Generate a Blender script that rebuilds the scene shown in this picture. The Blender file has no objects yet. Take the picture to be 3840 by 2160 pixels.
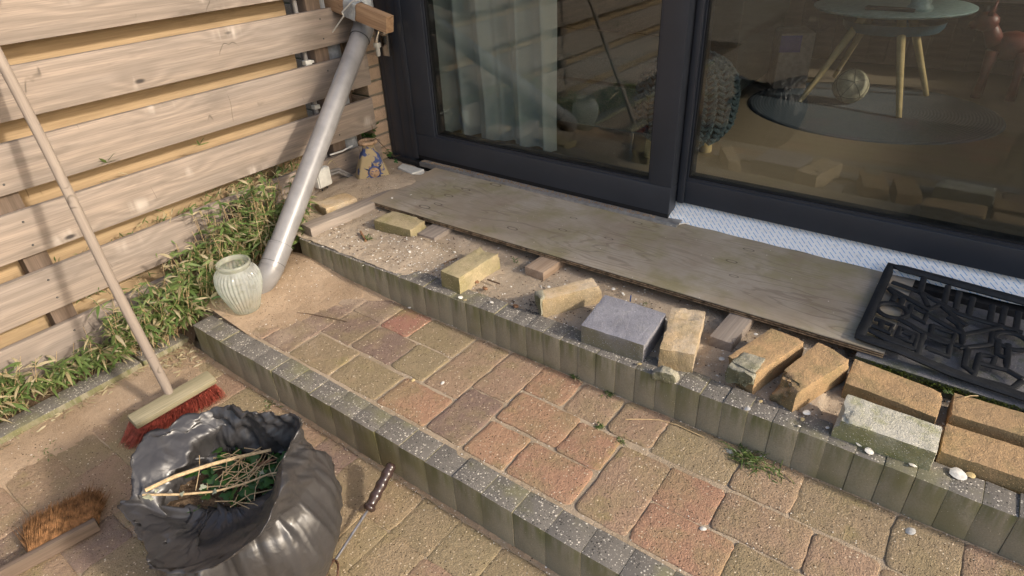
import bpy, bmesh, math, random
from mathutils import Vector, Matrix, noise
random.seed(7)
R_ = math.radians
sc = bpy.context.scene
COL = sc.collection

# ------------------------------------------------------------------ camera, world, sun
CAMROT = [[0.80422847, 0.59295206, -0.04030404], [0.28414939, -0.44318534, -0.85020343], [-0.52199204, 0.67230544, -0.52490923]]
FOC = 2363.724
CAMP = Vector((0, 0, 1.36))
cam = bpy.data.cameras.new('camera'); camo = bpy.data.objects.new('camera', cam); COL.objects.link(camo)
rx, ry, rz = [Vector(r) for r in CAMROT]
camo.matrix_world = Matrix(((rx.x, -ry.x, -rz.x, CAMP.x), (rx.y, -ry.y, -rz.y, CAMP.y), (rx.z, -ry.z, -rz.z, CAMP.z), (0, 0, 0, 1)))
cam.sensor_width = 36; cam.lens = 36 * FOC / 3840; cam.clip_start = .02; cam.clip_end = 500
sc.camera = camo

SUN_DIR = Vector((-1, -.10, -.55)).normalized()      # the way the light travels
wd = bpy.data.worlds.new('World'); sc.world = wd; wd.use_nodes = True
wn = wd.node_tree; bg = wn.nodes['Background']
sky = wn.nodes.new('ShaderNodeTexSky'); sky.sky_type = 'NISHITA'; sky.sun_disc = False
sky.sun_elevation = math.asin(-SUN_DIR.z); sky.sun_rotation = math.atan2(-SUN_DIR.x, -SUN_DIR.y)
sky.dust_density = 4.0; sky.air_density = 1.0; sky.ozone_density = 1.0
wn.links.new(sky.outputs[0], bg.inputs[0]); bg.inputs[1].default_value = .15
sl = bpy.data.lights.new('sun', 'SUN'); sl.energy = 2.0; sl.angle = R_(3.2); sl.color = (1, .91, .79)
so = bpy.data.objects.new('sun', sl); COL.objects.link(so)
so.rotation_euler = SUN_DIR.to_track_quat('-Z', 'Y').to_euler()
sc.view_settings.view_transform = 'Standard'; sc.view_settings.look = 'None'
sc.view_settings.gamma = 1; sc.view_settings.use_curve_mapping = False
sc.view_settings.exposure = .92
try:
    sc.cycles.max_bounces = 8; sc.cycles.transparent_max_bounces = 12; sc.cycles.caustics_refractive = False
except Exception: pass

# ------------------------------------------------------------------ measuring helpers (photo pixel -> point on a real plane)
def _ray(px, py):
    a = Vector(((px - 1920) / FOC, (py - 1080) / FOC, 1))
    return rx * a.x + ry * a.y + rz * a.z
def onz(p, z): v = _ray(*p); t = (z - CAMP.z) / v.z; return CAMP + v * t
def ony(p, y): v = _ray(*p); t = (y - CAMP.y) / v.y; return CAMP + v * t
def onx(p, x): v = _ray(*p); t = (x - CAMP.x) / v.x; return CAMP + v * t
def crop(ox, oy, k): return lambda x, y: (ox + x * k, oy + y * k)

Z1, Z2 = .1258, .244          # first and second terrace
FX = -2.32                    # front of the fence
YD = 2.08                     # front of the sliding door

# ------------------------------------------------------------------ materials
class NT:
    def __init__(s, name, rough=.8, spec=.3, metal=0):
        s.m = bpy.data.materials.new(name); s.m.use_nodes = True; s.t = s.m.node_tree; s.n = s.t.nodes; s.l = s.t.links
        s.b = s.n['Principled BSDF']; s.b.inputs['Roughness'].default_value = rough
        s.b.inputs['Specular IOR Level'].default_value = spec; s.b.inputs['Metallic'].default_value = metal
        s.geo = s.n.new('ShaderNodeNewGeometry'); s.tc = s.n.new('ShaderNodeTexCoord'); s.oi = s.n.new('ShaderNodeObjectInfo')
        s.pos = s.geo.outputs['Position']; s.obj = s.tc.outputs['Object']
    def put(s, sock, v):
        if hasattr(v, 'links') or isinstance(v, bpy.types.NodeSocket): s.l.new(v, sock)
        else: sock.default_value = v
    def map(s, vec, scale=(1, 1, 1), loc=(0, 0, 0), rot=(0, 0, 0)):
        n = s.n.new('ShaderNodeMapping'); s.put(n.inputs['Vector'], vec); s.put(n.inputs['Scale'], scale); s.put(n.inputs['Location'], loc); n.inputs['Rotation'].default_value = rot
        return n.outputs[0]
    def noise(s, vec, scale, detail=3, rough=.55, dist=0):
        n = s.n.new('ShaderNodeTexNoise'); s.put(n.inputs['Vector'], vec); n.inputs['Scale'].default_value = scale
        n.inputs['Detail'].default_value = detail; n.inputs['Roughness'].default_value = rough; n.inputs['Distortion'].default_value = dist
        return n.outputs['Fac']
    def vor(s, vec, scale, feature='F1', out='Distance', rand=1):
        n = s.n.new('ShaderNodeTexVoronoi'); s.put(n.inputs['Vector'], vec); n.inputs['Scale'].default_value = scale; n.feature = feature
        n.inputs['Randomness'].default_value = rand
        return n.outputs[out]
    def math(s, op, a, b=None, c=None, clamp=False):
        n = s.n.new('ShaderNodeMath'); n.operation = op; n.use_clamp = clamp; s.put(n.inputs[0], a)
        if b is not None: s.put(n.inputs[1], b)
        if c is not None: s.put(n.inputs[2], c)
        return n.outputs[0]
    def step(s, v, lo, hi, a=0., b=1.):
        n = s.n.new('ShaderNodeMapRange'); n.interpolation_type = 'SMOOTHSTEP'; s.put(n.inputs[0], v)
        n.inputs[1].default_value = lo; n.inputs[2].default_value = hi; n.inputs[3].default_value = a; n.inputs[4].default_value = b
        return n.outputs[0]
    def mix(s, f, a, b, blend='MIX'):
        n = s.n.new('ShaderNodeMix'); n.data_type = 'RGBA'; n.blend_type = blend; s.put(n.inputs[0], f)
        for i, v in ((6, a), (7, b)):
            if isinstance(v, (tuple, list)): v = tuple(v) + ((1,) if len(v) == 3 else ())
            s.put(n.inputs[i], v)
        return n.outputs[2]
    def sep(s, v): n = s.n.new('ShaderNodeSeparateXYZ'); s.put(n.inputs[0], v); return n.outputs
    def comb(s, x, y, z):
        n = s.n.new('ShaderNodeCombineXYZ')
        for i, v in enumerate((x, y, z)): s.put(n.inputs[i], v)
        return n.outputs[0]
    def vadd(s, a, b): n = s.n.new('ShaderNodeVectorMath'); n.operation = 'ADD'; s.put(n.inputs[0], a); s.put(n.inputs[1], b); return n.outputs[0]
    def rvec(s):       # random offset per object
        a = s.math('MULTIPLY', s.oi.outputs['Random'], 37.); b = s.math('MULTIPLY', s.oi.outputs['Random'], 91.)
        return s.comb(a, b, a)
    def color(s, v):
        if isinstance(v, tuple): v = v + (1,) if len(v) == 3 else v
        s.put(s.b.inputs['Base Color'], v)
    def rough(s, v): s.put(s.b.inputs['Roughness'], v)
    def bump(s, h, strength=.5, dist=.002):
        n = s.n.new('ShaderNodeBump'); n.inputs['Strength'].default_value = strength; n.inputs['Distance'].default_value = dist
        s.put(n.inputs['Height'], h); s.l.new(n.outputs[0], s.b.inputs['Normal'])

def specks(t, col, vec, scale, r, prob, c, seedscale=1.0):
    """small stones of colour c scattered through col"""
    n = t.n.new('ShaderNodeTexVoronoi'); t.put(n.inputs['Vector'], vec); n.inputs['Scale'].default_value = scale
    rs = t.sep(n.outputs['Color'])
    gate = t.math('LESS_THAN', rs[0], prob)
    rad = t.math('MULTIPLY', t.math('ADD', t.math('MULTIPLY', rs[1], .8), .4), r)
    m = t.math('MULTIPLY', t.math('LESS_THAN', n.outputs['Distance'], rad), gate)
    return t.mix(m, col, c), m

def m_paver():
    t = NT('paver_concrete', .85, .25)
    base = t.oi.outputs['Color']; p = t.pos
    big = t.noise(p, 9, 4, .6); mid = t.noise(p, 60, 4, .65); fine = t.noise(p, 260, 2, .7)
    c = t.mix(t.step(big, .42, .66), base, (.32, .255, .135), 'MIX')
    c = t.mix(.6, base, c)
    c = t.mix(t.step(mid, .3, .75), t.mix(.16, c, (.06, .045, .03)), c)
    c = t.mix(t.step(fine, .35, .7, .0, .5), t.mix(.35, c, (.10, .07, .04)), t.mix(.15, c, (.7, .55, .38)))
    # sand dust left in the rough face
    c = t.mix(t.step(t.noise(p, 22, 4, .7), .5, .75, 0, .45), c, (.36, .26, .16))
    moss = t.step(t.noise(t.vadd(p, (3.1, 0, 0)), 5.5, 5, .65), .56, .72, 0, .55)
    c = t.mix(moss, c, (.235, .20, .075))
    ps = t.sep(p); dz = t.math('ADD', t.math('MULTIPLY', t.math('ADD', ps[0], 1.55), -1.6), t.math('MULTIPLY', t.math('SUBTRACT', t.noise(t.vadd(p, (1, 5, 0)), 7, 5, .6), .5), 2.4))
    dz = t.math('SUBTRACT', dz, t.math('MULTIPLY', t.math('LESS_THAN', ps[2], .06), .75))
    c = t.mix(t.math('MULTIPLY', t.step(dz, .0, .75), t.step(t.noise(p, 120, 3, .7), .25, .6, .45, .9)), c, (.43, .33, .235))
    c, m1 = specks(t, c, p, 150, .28, .22, (.62, .50, .36))
    c, m2 = specks(t, c, t.vadd(p, (9, 4, 2)), 170, .30, .24, (.07, .045, .025))
    c, m3 = specks(t, c, t.vadd(p, (2, 7, 5)), 90, .16, .10, (.68, .60, .48))
    t.color(c); t.bump(t.math('ADD', t.math('ADD', fine, t.math('MULTIPLY', mid, 1.6)), m1), .9, .0035)
    return t.m
def m_kerb():
    t = NT('kerb_concrete', .75, .35)
    p = t.pos; nz = t.sep(t.geo.outputs['Normal'])[2]; top = t.step(nz, .35, .65)
    fine = t.noise(p, 300, 2, .7)
    ct = t.mix(t.noise(p, 30, 4, .6), (.12, .11, .095), (.20, .18, .155))
    ct, a = specks(t, ct, p, 160, .34, .42, (.58, .53, .45))
    ct, a2 = specks(t, ct, t.vadd(p, (6, 2, 6)), 180, .36, .30, (.05, .045, .04))
    ct, b = specks(t, ct, t.vadd(p, (5, 5, 1)), 330, .36, .35, (.36, .32, .27))
    ct, d = specks(t, ct, t.vadd(p, (1, 3, 1)), 120, .2, .16, (.72, .66, .55))
    ct = t.mix(t.step(t.noise(p, 7, 4, .6), .5, .68, 0, .55), ct, (.19, .18, .085))
    oz = t.sep(t.obj)[2]
    cs = t.mix(t.noise(p, 18, 4, .6), (.25, .22, .155), (.34, .30, .22))
    cs = t.mix(t.step(fine, .35, .7, 0, .5), cs, (.17, .145, .095))
    st = t.noise(t.map(p, (55, 55, 6)), 1, 3, .6)
    g = t.math('MULTIPLY', t.step(oz, -.085, -.012), t.step(st, .32, .66), clamp=True)
    cs = t.mix(t.math('MULTIPLY', t.oi.outputs['Random'], .35), cs, (.16, .135, .085))
    cs = t.mix(t.math('MULTIPLY', g, t.math('ADD', .25, t.math('MULTIPLY', t.noise(p, 6, 3), .9))), cs, (.105, .11, .035))
    cs = t.mix(t.step(t.noise(p, 4, 3, .5), .5, .65, 0, .6), cs, (.15, .135, .055))
    cs, e = specks(t, cs, p, 200, .22, .1, (.4, .34, .25))
    c = t.mix(top, cs, ct)
    t.color(c); t.rough(t.step(nz, .3, .7, .85, .55)); t.bump(t.math('ADD', fine, t.math('MULTIPLY', a, .6)), .5, .002)
    return t.m
def m_sand(name='sand', base=(.40, .295, .20), dark=(.25, .175, .11), peb=1.0):
    t = NT(name, .95, .1); p = t.pos
    big = t.noise(p, 5, 5, .6); fine = t.noise(p, 350, 2, .8); mid = t.noise(p, 55, 4, .7)
    c = t.mix(t.step(big, .35, .7), base, dark); c = t.mix(t.step(mid, .45, .75, 0, .6), c, dark)
    c = t.mix(t.step(fine, .3, .75, 0, .6), c, tuple(min(1, x * 1.35) for x in base))
    patch = t.step(t.noise(t.vadd(p, (7, 3, 1)), 6, 4, .6), .44, .62)
    c2, a = specks(t, c, p, 150, .28, .28, (.06, .042, .03)); c = t.mix(patch, c, c2)
    c, b = specks(t, c, t.vadd(p, (4, 1, 2)), 110, .2, .10 * peb, (.72, .66, .56))
    c, d = specks(t, c, t.vadd(p, (8, 1, 6)), 60, .16, .10 * peb, (.75, .70, .62))
    t.color(c); t.bump(t.math('ADD', t.math('ADD', fine, t.math('MULTIPLY', mid, 2.)), t.math('MULTIPLY', b, 1.)), .8, .004)
    return t.m
def m_wood(name, c1, c2, c3, knot=(.10, .07, .05), flare=(.52, .43, .36), grain=170, kscale=2.6, spec=.2):
    """weathered board, grain runs along local X, knots across the face; local coordinates"""
    t = NT(name, .78, spec); v = t.vadd(t.obj, t.rvec())
    flat = t.map(v, (1, 1, 1)); s = t.sep(flat); x, y, z = s
    k2 = t.comb(t.math('MULTIPLY', x, kscale), t.math('MULTIPLY', y, 2.), t.math('MULTIPLY', z, 8.))
    d = t.vor(k2, 1.0); 
    near = t.step(d, .0, .5, 1, 0)
    warp = t.math('MULTIPLY', t.noise(t.map(v, (2.2, 6, 11)), 1, 3, .5), 7.)
    g = t.math('ADD', t.math('ADD', t.math('MULTIPLY', t.math('ADD', z, y), grain), warp), t.math('MULTIPLY', near, 9.))
    ring = t.math('MULTIPLY', t.math('ADD', t.math('SINE', g), 1.), .5)
    fib = t.noise(t.map(v, (7, 240, 240)), 1, 3, .6)
    tone = t.noise(t.map(v, (1.6, 9, 9)), 1, 4, .6)
    c = t.mix(t.step(tone, .3, .7), c1, c2)
    c = t.mix(t.math('MULTIPLY', ring, .46), c, c3)
    c = t.mix(t.step(fib, .35, .7, 0, .6), c, c3)
    fl = t.math('MULTIPLY', t.step(d, .06, .30, 1, 0), t.step(t.noise(t.map(v, (26, 8, 5)), 1, 2, .5), .45, .7))
    c = t.mix(t.math('MULTIPLY', fl, .75), c, flare)
    c = t.mix(t.step(d, .03, .085, 1, 0), c, knot)
    crk = t.math('MULTIPLY', t.step(t.math('ABSOLUTE', t.math('SUBTRACT', t.noise(t.map(v, (9, 5, 3)), 1, 2, .4), .5)), .0, .012, 1, 0), t.step(t.noise(t.map(v, (4, 9, 9), (3, 3, 3)), 1, 2), .58, .66))
    c = t.mix(t.math('MULTIPLY', crk, .7), c, tuple(q * .45 for q in c3))
    blot = t.step(t.noise(t.map(v, (3, 14, 14)), 1, 4, .7), .55, .72, 0, .5)
    c = t.mix(blot, c, tuple(q * .8 for q in c3))
    t.color(c); t.bump(t.math('ADD', t.math('MULTIPLY', fib, 1.), t.math('MULTIPLY', ring, .5)), .35, .0015)
    return t.m
def m_plain(name, c, rough=.5, spec=.5, metal=0, var=.12, vs=40, bump=.1, bs=200, bd=.001):
    t = NT(name, rough, spec, metal); p = t.pos
    n = t.noise(p, vs, 4, .6); dk = tuple(q * (1 - var * 2) for q in c); lt = tuple(min(1, q * (1 + var)) for q in c)
    t.color(t.mix(t.step(n, .3, .7), dk, lt)); t.bump(t.noise(p, bs, 3, .6), bump, bd)
    return t.m
def m_brick(name, c, c2, stain_shade=(.17, .14, .06), st=.5):
    t = NT(name, .88, .2); v = t.vadd(t.obj, t.rvec())
    a = t.noise(v, 11, 5, .65); b = t.noise(v, 60, 4, .7); f = t.noise(v, 280, 2, .7)
    k = t.mix(t.step(a, .35, .65), c, c2); k = t.mix(t.step(b, .5, .8, 0, .5), k, tuple(q * .45 for q in c))
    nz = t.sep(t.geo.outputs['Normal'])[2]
    k = t.mix(t.math('MULTIPLY', t.step(t.noise(t.vadd(v, (3, 3, 3)), 14, 5, .7), .48, .66, 0, st), 1.), k, stain_shade)
    side = t.math('MULTIPLY', t.step(nz, .25, .6, 1, 0), t.step(t.sep(t.geo.outputs['Normal'])[1], -.25, -.6, .15, 1))  # sides turned from the sun coloured darker: moss tint plus painted shade
    k = t.mix(t.math('MULTIPLY', side, t.step(t.noise(v, 9, 4, .6), .25, .6, .35, .85)), k, tuple(q * .72 for q in stain_shade))
    k, m = specks(t, k, v, 420, .3, .22, tuple(min(1, q * 1.8) for q in c))
    k, m2 = specks(t, k, t.vadd(v, (2, 2, 2)), 330, .25, .14, tuple(q * .25 for q in c))
    t.color(k); t.bump(t.math('ADD', t.math('MULTIPLY', b, 2.), f), .7, .003)
    return t.m

M = {}
M['paver'] = m_paver(); M['kerb'] = m_kerb(); M['sand'] = m_sand()
M['joint'] = m_sand('joint_sand', (.39, .31, .225), (.24, .185, .12), 1.6)
M['palesand'] = m_sand('dry_sand', (.43, .345, .255), (.27, .21, .145), 1.3)  # paler sand of the upper terrace bed
M['soil'] = m_sand('garden_soil', (.16, .11, .07), (.08, .055, .035), .8)
M['fence'] = m_wood('weathered_pine', (.34, .27, .215), (.27, .225, .19), (.17, .14, .115), (.06, .05, .045), (.52, .46, .40), kscale=3.4)
M['fenceback'] = m_wood('sheltered_pine', (.44, .31, .18), (.38, .275, .16), (.27, .19, .11), (.12, .06, .03), (.55, .38, .18))
M['post'] = m_wood('fence_post_wood', (.19, .135, .10), (.15, .11, .085), (.10, .075, .055))
M['beam'] = m_wood('beam_wood', (.44, .33, .235), (.36, .27, .20), (.24, .165, .11), grain=120)
M['beamtop'] = m_wood('greyed_beam_wood', (.38, .32, .26), (.29, .245, .205), (.21, .17, .14), grain=260)
M['tapebeam'] = m_wood('strut_wood', (.40, .26, .15), (.33, .22, .13), (.22, .13, .075), grain=150)
M['broomwood'] = m_wood('green_stained_wood', (.34, .295, .20), (.27, .24, .155), (.16, .14, .08), kscale=.5, grain=90)
M['handle'] = m_wood('broom_handle_wood', (.33, .275, .22), (.28, .23, .185), (.20, .16, .13), kscale=.3, grain=60)
M['lightwood'] = m_wood('pale_leg_wood', (.40, .30, .145), (.36, .27, .13), (.28, .20, .09), kscale=.4, grain=60)
M['darkwood'] = m_wood('dark_cabinet_wood', (.09, .055, .04), (.07, .045, .035), (.04, .025, .02), kscale=.3)
M['pipe'] = m_plain('grey_pvc', (.26, .25, .245), .33, .5, .15, .08, 14, .10, 90, .001)
M['seal'] = m_plain('pipe_seam', (.05, .05, .05), .6, .3)
M['pipedirty'] = m_plain('dusty_grey_pvc', (.25, .26, .27), .5, .4)
M['tape'] = m_plain('grey_duct_tape', (.36, .38, .38), .3, .6, .1, .15, 25, .9, 60, .006)
M['frame'] = m_plain('anthracite_lacquer', (.030, .034, .043), .38, .45, 0, .06, 5, .25, 700, .0004)
M['rubbergasket'] = m_plain('black_rubber', (.012, .012, .013), .6, .3)
M['rail'] = m_plain('aluminium_rail', (.38, .37, .36), .38, .5, .6)
M['white'] = m_plain('white_plastic', (.62, .61, .56), .45, .4, 0, .06)
M['chrome'] = m_plain('chrome', (.65, .62, .58), .12, .5, 1, .02)
M['steel'] = m_plain('worn_steel', (.42, .41, .42), .3, .5, .9, .15)
M['greyclip'] = m_plain('light_grey_plastic', (.45, .44, .40), .45)
M['cable'] = m_plain('grey_cable', (.17, .16, .15), .55)
M['blackcable'] = m_plain('black_cable', (.02, .02, .02), .5)
M['mat'] = m_plain('black_rubber_mat', (.016, .017, .019), .6, .3, 0, .15, 50, .5, 300, .001)
M['toolhandle'] = m_plain('brown_glossy_plastic', (.045, .028, .024), .22, .55, 0, .1, 30, .05)
M['rust'] = m_plain('rusty_steel', (.16, .09, .06), .6, .4, .5, .3, 150)
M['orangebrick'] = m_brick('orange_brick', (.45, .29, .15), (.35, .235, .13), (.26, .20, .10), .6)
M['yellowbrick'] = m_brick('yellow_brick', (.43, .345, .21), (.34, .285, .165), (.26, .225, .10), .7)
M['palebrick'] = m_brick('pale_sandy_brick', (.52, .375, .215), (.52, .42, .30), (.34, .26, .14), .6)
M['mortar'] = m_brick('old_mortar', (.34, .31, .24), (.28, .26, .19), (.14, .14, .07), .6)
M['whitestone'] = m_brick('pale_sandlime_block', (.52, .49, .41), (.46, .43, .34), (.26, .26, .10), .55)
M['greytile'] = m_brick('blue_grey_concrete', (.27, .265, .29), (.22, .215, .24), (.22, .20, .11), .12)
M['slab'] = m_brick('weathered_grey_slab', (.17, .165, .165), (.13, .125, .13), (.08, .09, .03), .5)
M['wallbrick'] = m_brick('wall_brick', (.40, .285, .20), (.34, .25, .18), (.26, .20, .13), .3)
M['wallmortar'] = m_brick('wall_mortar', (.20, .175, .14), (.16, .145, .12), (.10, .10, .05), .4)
M['redbristle'] = m_plain('red_bristles', (.36, .085, .06), .5, .4, 0, .3, 90)
M['coir'] = m_plain('coir_bristles', (.26, .135, .06), .7, .2, 0, .3, 60)
M['shell'] = m_plain('shell', (.74, .70, .62), .45, .4, 0, .12, 120)
M['shellochre'] = m_plain('ochre_shell', (.52, .40, .20), .5, .4, 0, .12, 120)
M['twig'] = m_plain('bark_twig', (.13, .085, .055), .8, .2, 0, .2, 200)
M['stem'] = m_plain('pale_dry_stem', (.50, .36, .20), .65, .2, 0, .15, 120)
M['dryleaf'] = m_plain('dry_leaf', (.56, .42, .24), .6, .2, 0, .25, 30)
M['deadleaf'] = m_plain('dead_brown_leaf', (.26, .14, .075), .7, .2, 0, .25, 60)
M['moss'] = m_plain('moss', (.045, .058, .010), .95, .1, 0, .5, 110, 1, 180, .01)
M['plinth'] = m_plain('bitumen_plinth', (.025, .024, .024), .85, .2)
M['bluebit'] = m_plain('blue_plastic', (.02, .07, .25), .4)

def m_leaf(name, c1, c2):
    t = NT(name, .42, .45); a = t.n.new('ShaderNodeAttribute'); a.attribute_name = 'tone'
    c = t.mix(a.outputs['Fac'], c1, c2); t.color(t.mix(t.noise(t.pos, 60, 2), c, tuple(q * .7 for q in c1)))
    tr = t.n.new('ShaderNodeBsdfTranslucent'); t.l.new(c, tr.inputs[0]); mx = t.n.new('ShaderNodeMixShader'); mx.inputs[0].default_value = .3
    t.l.new(t.b.outputs[0], mx.inputs[1]); t.l.new(tr.outputs[0], mx.inputs[2]); t.l.new(mx.outputs[0], t.n['Material Output'].inputs[0])
    return t.m
M['bamboo'] = m_leaf('bamboo_leaf', (.10, .17, .045), (.29, .34, .12))
M['straw'] = m_leaf('bamboo_straw', (.44, .36, .20), (.58, .50, .34))
M['ivy'] = m_leaf('ivy_leaf', (.035, .10, .022), (.10, .22, .04))
M['grassm'] = m_leaf('grass_blade', (.07, .12, .03), (.17, .22, .06))

def m_glass():
    t = NT('window_glass', 0, .5); out = t.n['Material Output']
    fr = t.n.new('ShaderNodeFresnel'); t.put(fr.inputs[0], t.math('ADD', 1.52, t.math('MULTIPLY', t.geo.outputs['Backfacing'], 1 / 1.52 - 1.52)))
    f = t.math('MINIMUM', t.math('MULTIPLY', fr.outputs[0], 1.05), 1.)
    tr = t.n.new('ShaderNodeBsdfTransparent'); tr.inputs[0].default_value = (.86, .89, .872, 1)
    gl = t.n.new('ShaderNodeBsdfGlossy'); gl.inputs['Roughness'].default_value = .0; gl.inputs['Color'].default_value = (.95, .98, 1, 1)
    mx = t.n.new('ShaderNodeMixShader'); t.l.new(f, mx.inputs[0]); t.l.new(tr.outputs[0], mx.inputs[1]); t.l.new(gl.outputs[0], mx.inputs[2])
    t.l.new(mx.outputs[0], out.inputs[0]); return t.m
M['glass'] = m_glass()
def m_jar():
    t = NT('frosted_jar_glass', .14, .6); out = t.n['Material Output']
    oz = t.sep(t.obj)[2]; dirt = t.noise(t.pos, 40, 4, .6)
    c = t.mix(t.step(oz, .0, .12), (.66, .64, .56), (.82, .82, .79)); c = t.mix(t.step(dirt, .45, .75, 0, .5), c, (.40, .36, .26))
    t.color(c)
    tl = t.n.new('ShaderNodeBsdfTranslucent'); t.l.new(c, tl.inputs[0])
    tr = t.n.new('ShaderNodeBsdfTransparent'); tr.inputs[0].default_value = (.88, .94, .9, 1)
    m1 = t.n.new('ShaderNodeMixShader'); m1.inputs[0].default_value = .4; t.l.new(t.b.outputs[0], m1.inputs[1]); t.l.new(tl.outputs[0], m1.inputs[2])
    m2 = t.n.new('ShaderNodeMixShader'); m2.inputs[0].default_value = .6; t.l.new(m1.outputs[0], m2.inputs[1]); t.l.new(tr.outputs[0], m2.inputs[2])
    t.l.new(m2.outputs[0], out.inputs[0]); return t.m
M['jar'] = m_jar()
def m_ply():
    t = NT('weathered_plywood', .82, .2); o = t.obj; s = t.sep(o); x, y = s[0], s[1]
    n1 = t.noise(t.map(o, (1.3, 7.5, 1)), 1, 3, .45, .35)
    n2 = t.noise(t.map(o, (6, 22, 1)), 1, 3, .5)
    g = t.math('ADD', t.math('MULTIPLY', n1, 85.), t.math('MULTIPLY', n2, 7.))
    ln = t.step(t.math('SINE', g), .55, 1.0)
    gate = t.step(t.noise(t.map(o, (2.2, 3, 1), (5, 1, 0)), 1, 3, .5), .38, .62)
    fib = t.noise(t.map(o, (14, 300, 1)), 1, 3, .6)
    tone = t.noise(o, 3.0, 5, .6)
    c = t.mix(t.step(tone, .35, .65), (.31, .255, .19), (.40, .345, .275))
    c = t.mix(t.step(t.noise(t.vadd(o, (4, 2, 0)), 4.5, 5, .65), .42, .68, 0, .8), c, (.25, .22, .11))
    c = t.mix(t.step(t.noise(t.vadd(o, (1, 8, 0)), 7, 4, .6), .55, .72, 0, .6), c, (.27, .20, .145))
    c = t.mix(t.math('MULTIPLY', t.math('MULTIPLY', ln, gate), .42), c, (.16, .12, .085))
    c = t.mix(t.step(fib, .4, .8, 0, .45), c, (.22, .18, .13))
    # oval veneer patches
    for (ex, ey, sx) in ((-.62, .17, .03), (-.70, .06, .024), (-.72, -.03, .024), (-.70, -.12, .022), (-.73, -.17, .03), (-.15, .06, .016), (-.13, -.05, .018), (.08, .15, .02), (.05, -.02, .018), (.50, .16, .02), (.48, .05, .02), (.52, -.04, .016), (-.30, -.14, .024)):
        dx = t.math('DIVIDE', t.math('SUBTRACT', x, ex), sx); dy = t.math('DIVIDE', t.math('SUBTRACT', y, ey), sx * .42)
        r = t.math('SQRT', t.math('ADD', t.math('MULTIPLY', dx, dx), t.math('MULTIPLY', dy, dy)))
        c = t.mix(t.step(t.math('ABSOLUTE', t.math('SUBTRACT', r, .9)), .05, .22, .7, 0), c, (.06, .045, .035))
        c = t.mix(t.step(r, .6, .85, .45, 0), c, (.33, .28, .21))
    # sand blown over the left end
    sn = t.math('ADD', t.step(x, -1.05, -.70, 1, 0), t.math('MULTIPLY', t.math('SUBTRACT', t.noise(o, 6, 5, .6), .5), 1.6))
    c = t.mix(t.step(sn, .5, .95, 0, .85), c, (.37, .29, .20))
    sn2 = t.math('ADD', t.math('MULTIPLY', t.step(y, -.25, -.19, 1, 0), t.step(x, .3, -.3)), t.math('MULTIPLY', t.math('SUBTRACT', t.noise(o, 9, 5, .7), .5), 2.))
    c = t.mix(t.step(sn2, .75, 1.1, 0, .7), c, (.36, .29, .20))
    c, a = specks(t, c, t.pos, 70, .12, .08, (.68, .62, .52))
    t.color(c); t.bump(t.math('ADD', fib, ln), .4, .0015); return t.m
M['ply'] = m_ply()
M['plyedge'] = m_plain('plywood_edge', (.27, .19, .115), .85, .2, 0, .35, 60, .5)
M['plyedgedark'] = m_plain('plywood_glue_line', (.05, .032, .022), .85, .2, 0, .3, 60, .5)
def m_foil():
    t = NT('printed_foil', .35, .5); o = t.pos; s = t.sep(o)
    dn = t.math('MULTIPLY', t.math('ADD', s[2], t.math('MULTIPLY', s[1], .9)), -1.)
    row = t.math('MULTIPLY', t.math('SUBTRACT', t.math('MULTIPLY', s[0], 1.2), dn), 46.); fr = t.math('FRACT', row); ri = t.math('FLOOR', row)
    u = t.math('FRACT', t.math('ADD', t.math('MULTIPLY', t.math('ADD', s[0], dn), 18.), t.math('MULTIPLY', ri, .37)))
    m = t.math('MULTIPLY', t.math('LESS_THAN', fr, .20), t.math('LESS_THAN', u, .75))
    br = t.step(t.noise(o, 420, 2), .36, .44); m = t.math('MULTIPLY', m, br)
    c = t.mix(m, (.80, .79, .77), (.16, .36, .60)); t.color(t.mix(t.step(t.noise(o, 30, 4), .55, .75, 0, .25), c, (.40, .35, .27)))
    t.bump(t.noise(t.map(o, (8, 30, 30)), 1, 3), .5, .01); return t.m
M['foil'] = m_foil()
def m_bag():
    t = NT('black_bin_bag', .30, .6); p = t.obj
    v = t.vor(t.vadd(t.map(p, (9, 15, 7)), t.comb(t.noise(p, 10), t.noise(p, 13), 0.)), 1, 'DISTANCE_TO_EDGE'); v2 = t.vor(t.map(p, (30, 18, 26)), 1, 'DISTANCE_TO_EDGE')
    n = t.noise(p, 16, 4, .6, .8)
    h = t.math('ADD', t.math('ADD', t.math('MULTIPLY', t.step(v, 0, .25), .8), t.math('MULTIPLY', t.step(v2, 0, .2), .22)), t.math('MULTIPLY', n, 1.))
    t.color(t.mix(t.noise(p, 5, 3), (.030, .029, .030), (.052, .048, .047))); t.rough(t.step(t.noise(p, 30, 4, .6), .3, .7, .32, .46))
    t.bump(h, .22, .007); return t.m
M['bag'] = m_bag()
def m_vase():
    t = NT('glazed_clay', .7, .35); o = t.obj
    c = t.mix(t.noise(o, 40, 4), (.36, .27, .15), (.27, .22, .12))
    bl = t.step(t.noise(t.vadd(o, (2, 2, .3)), 17, 4, .6), .55, .60); zz = t.sep(o)[2]
    c = t.mix(t.math('MULTIPLY', bl, t.step(zz, .05, .09)), c, (.035, .055, .15))
    t.color(c); t.bump(t.noise(o, 120, 3), .5, .003); return t.m
M['vase'] = m_vase()
M['blueglaze'] = m_plain('blue_glaze', (.035, .055, .16), .5, .4, 0, .4, 90)
M['clay'] = m_plain('bare_clay', (.36, .24, .15), .8, .2, 0, .25, 50, .5)
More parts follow.
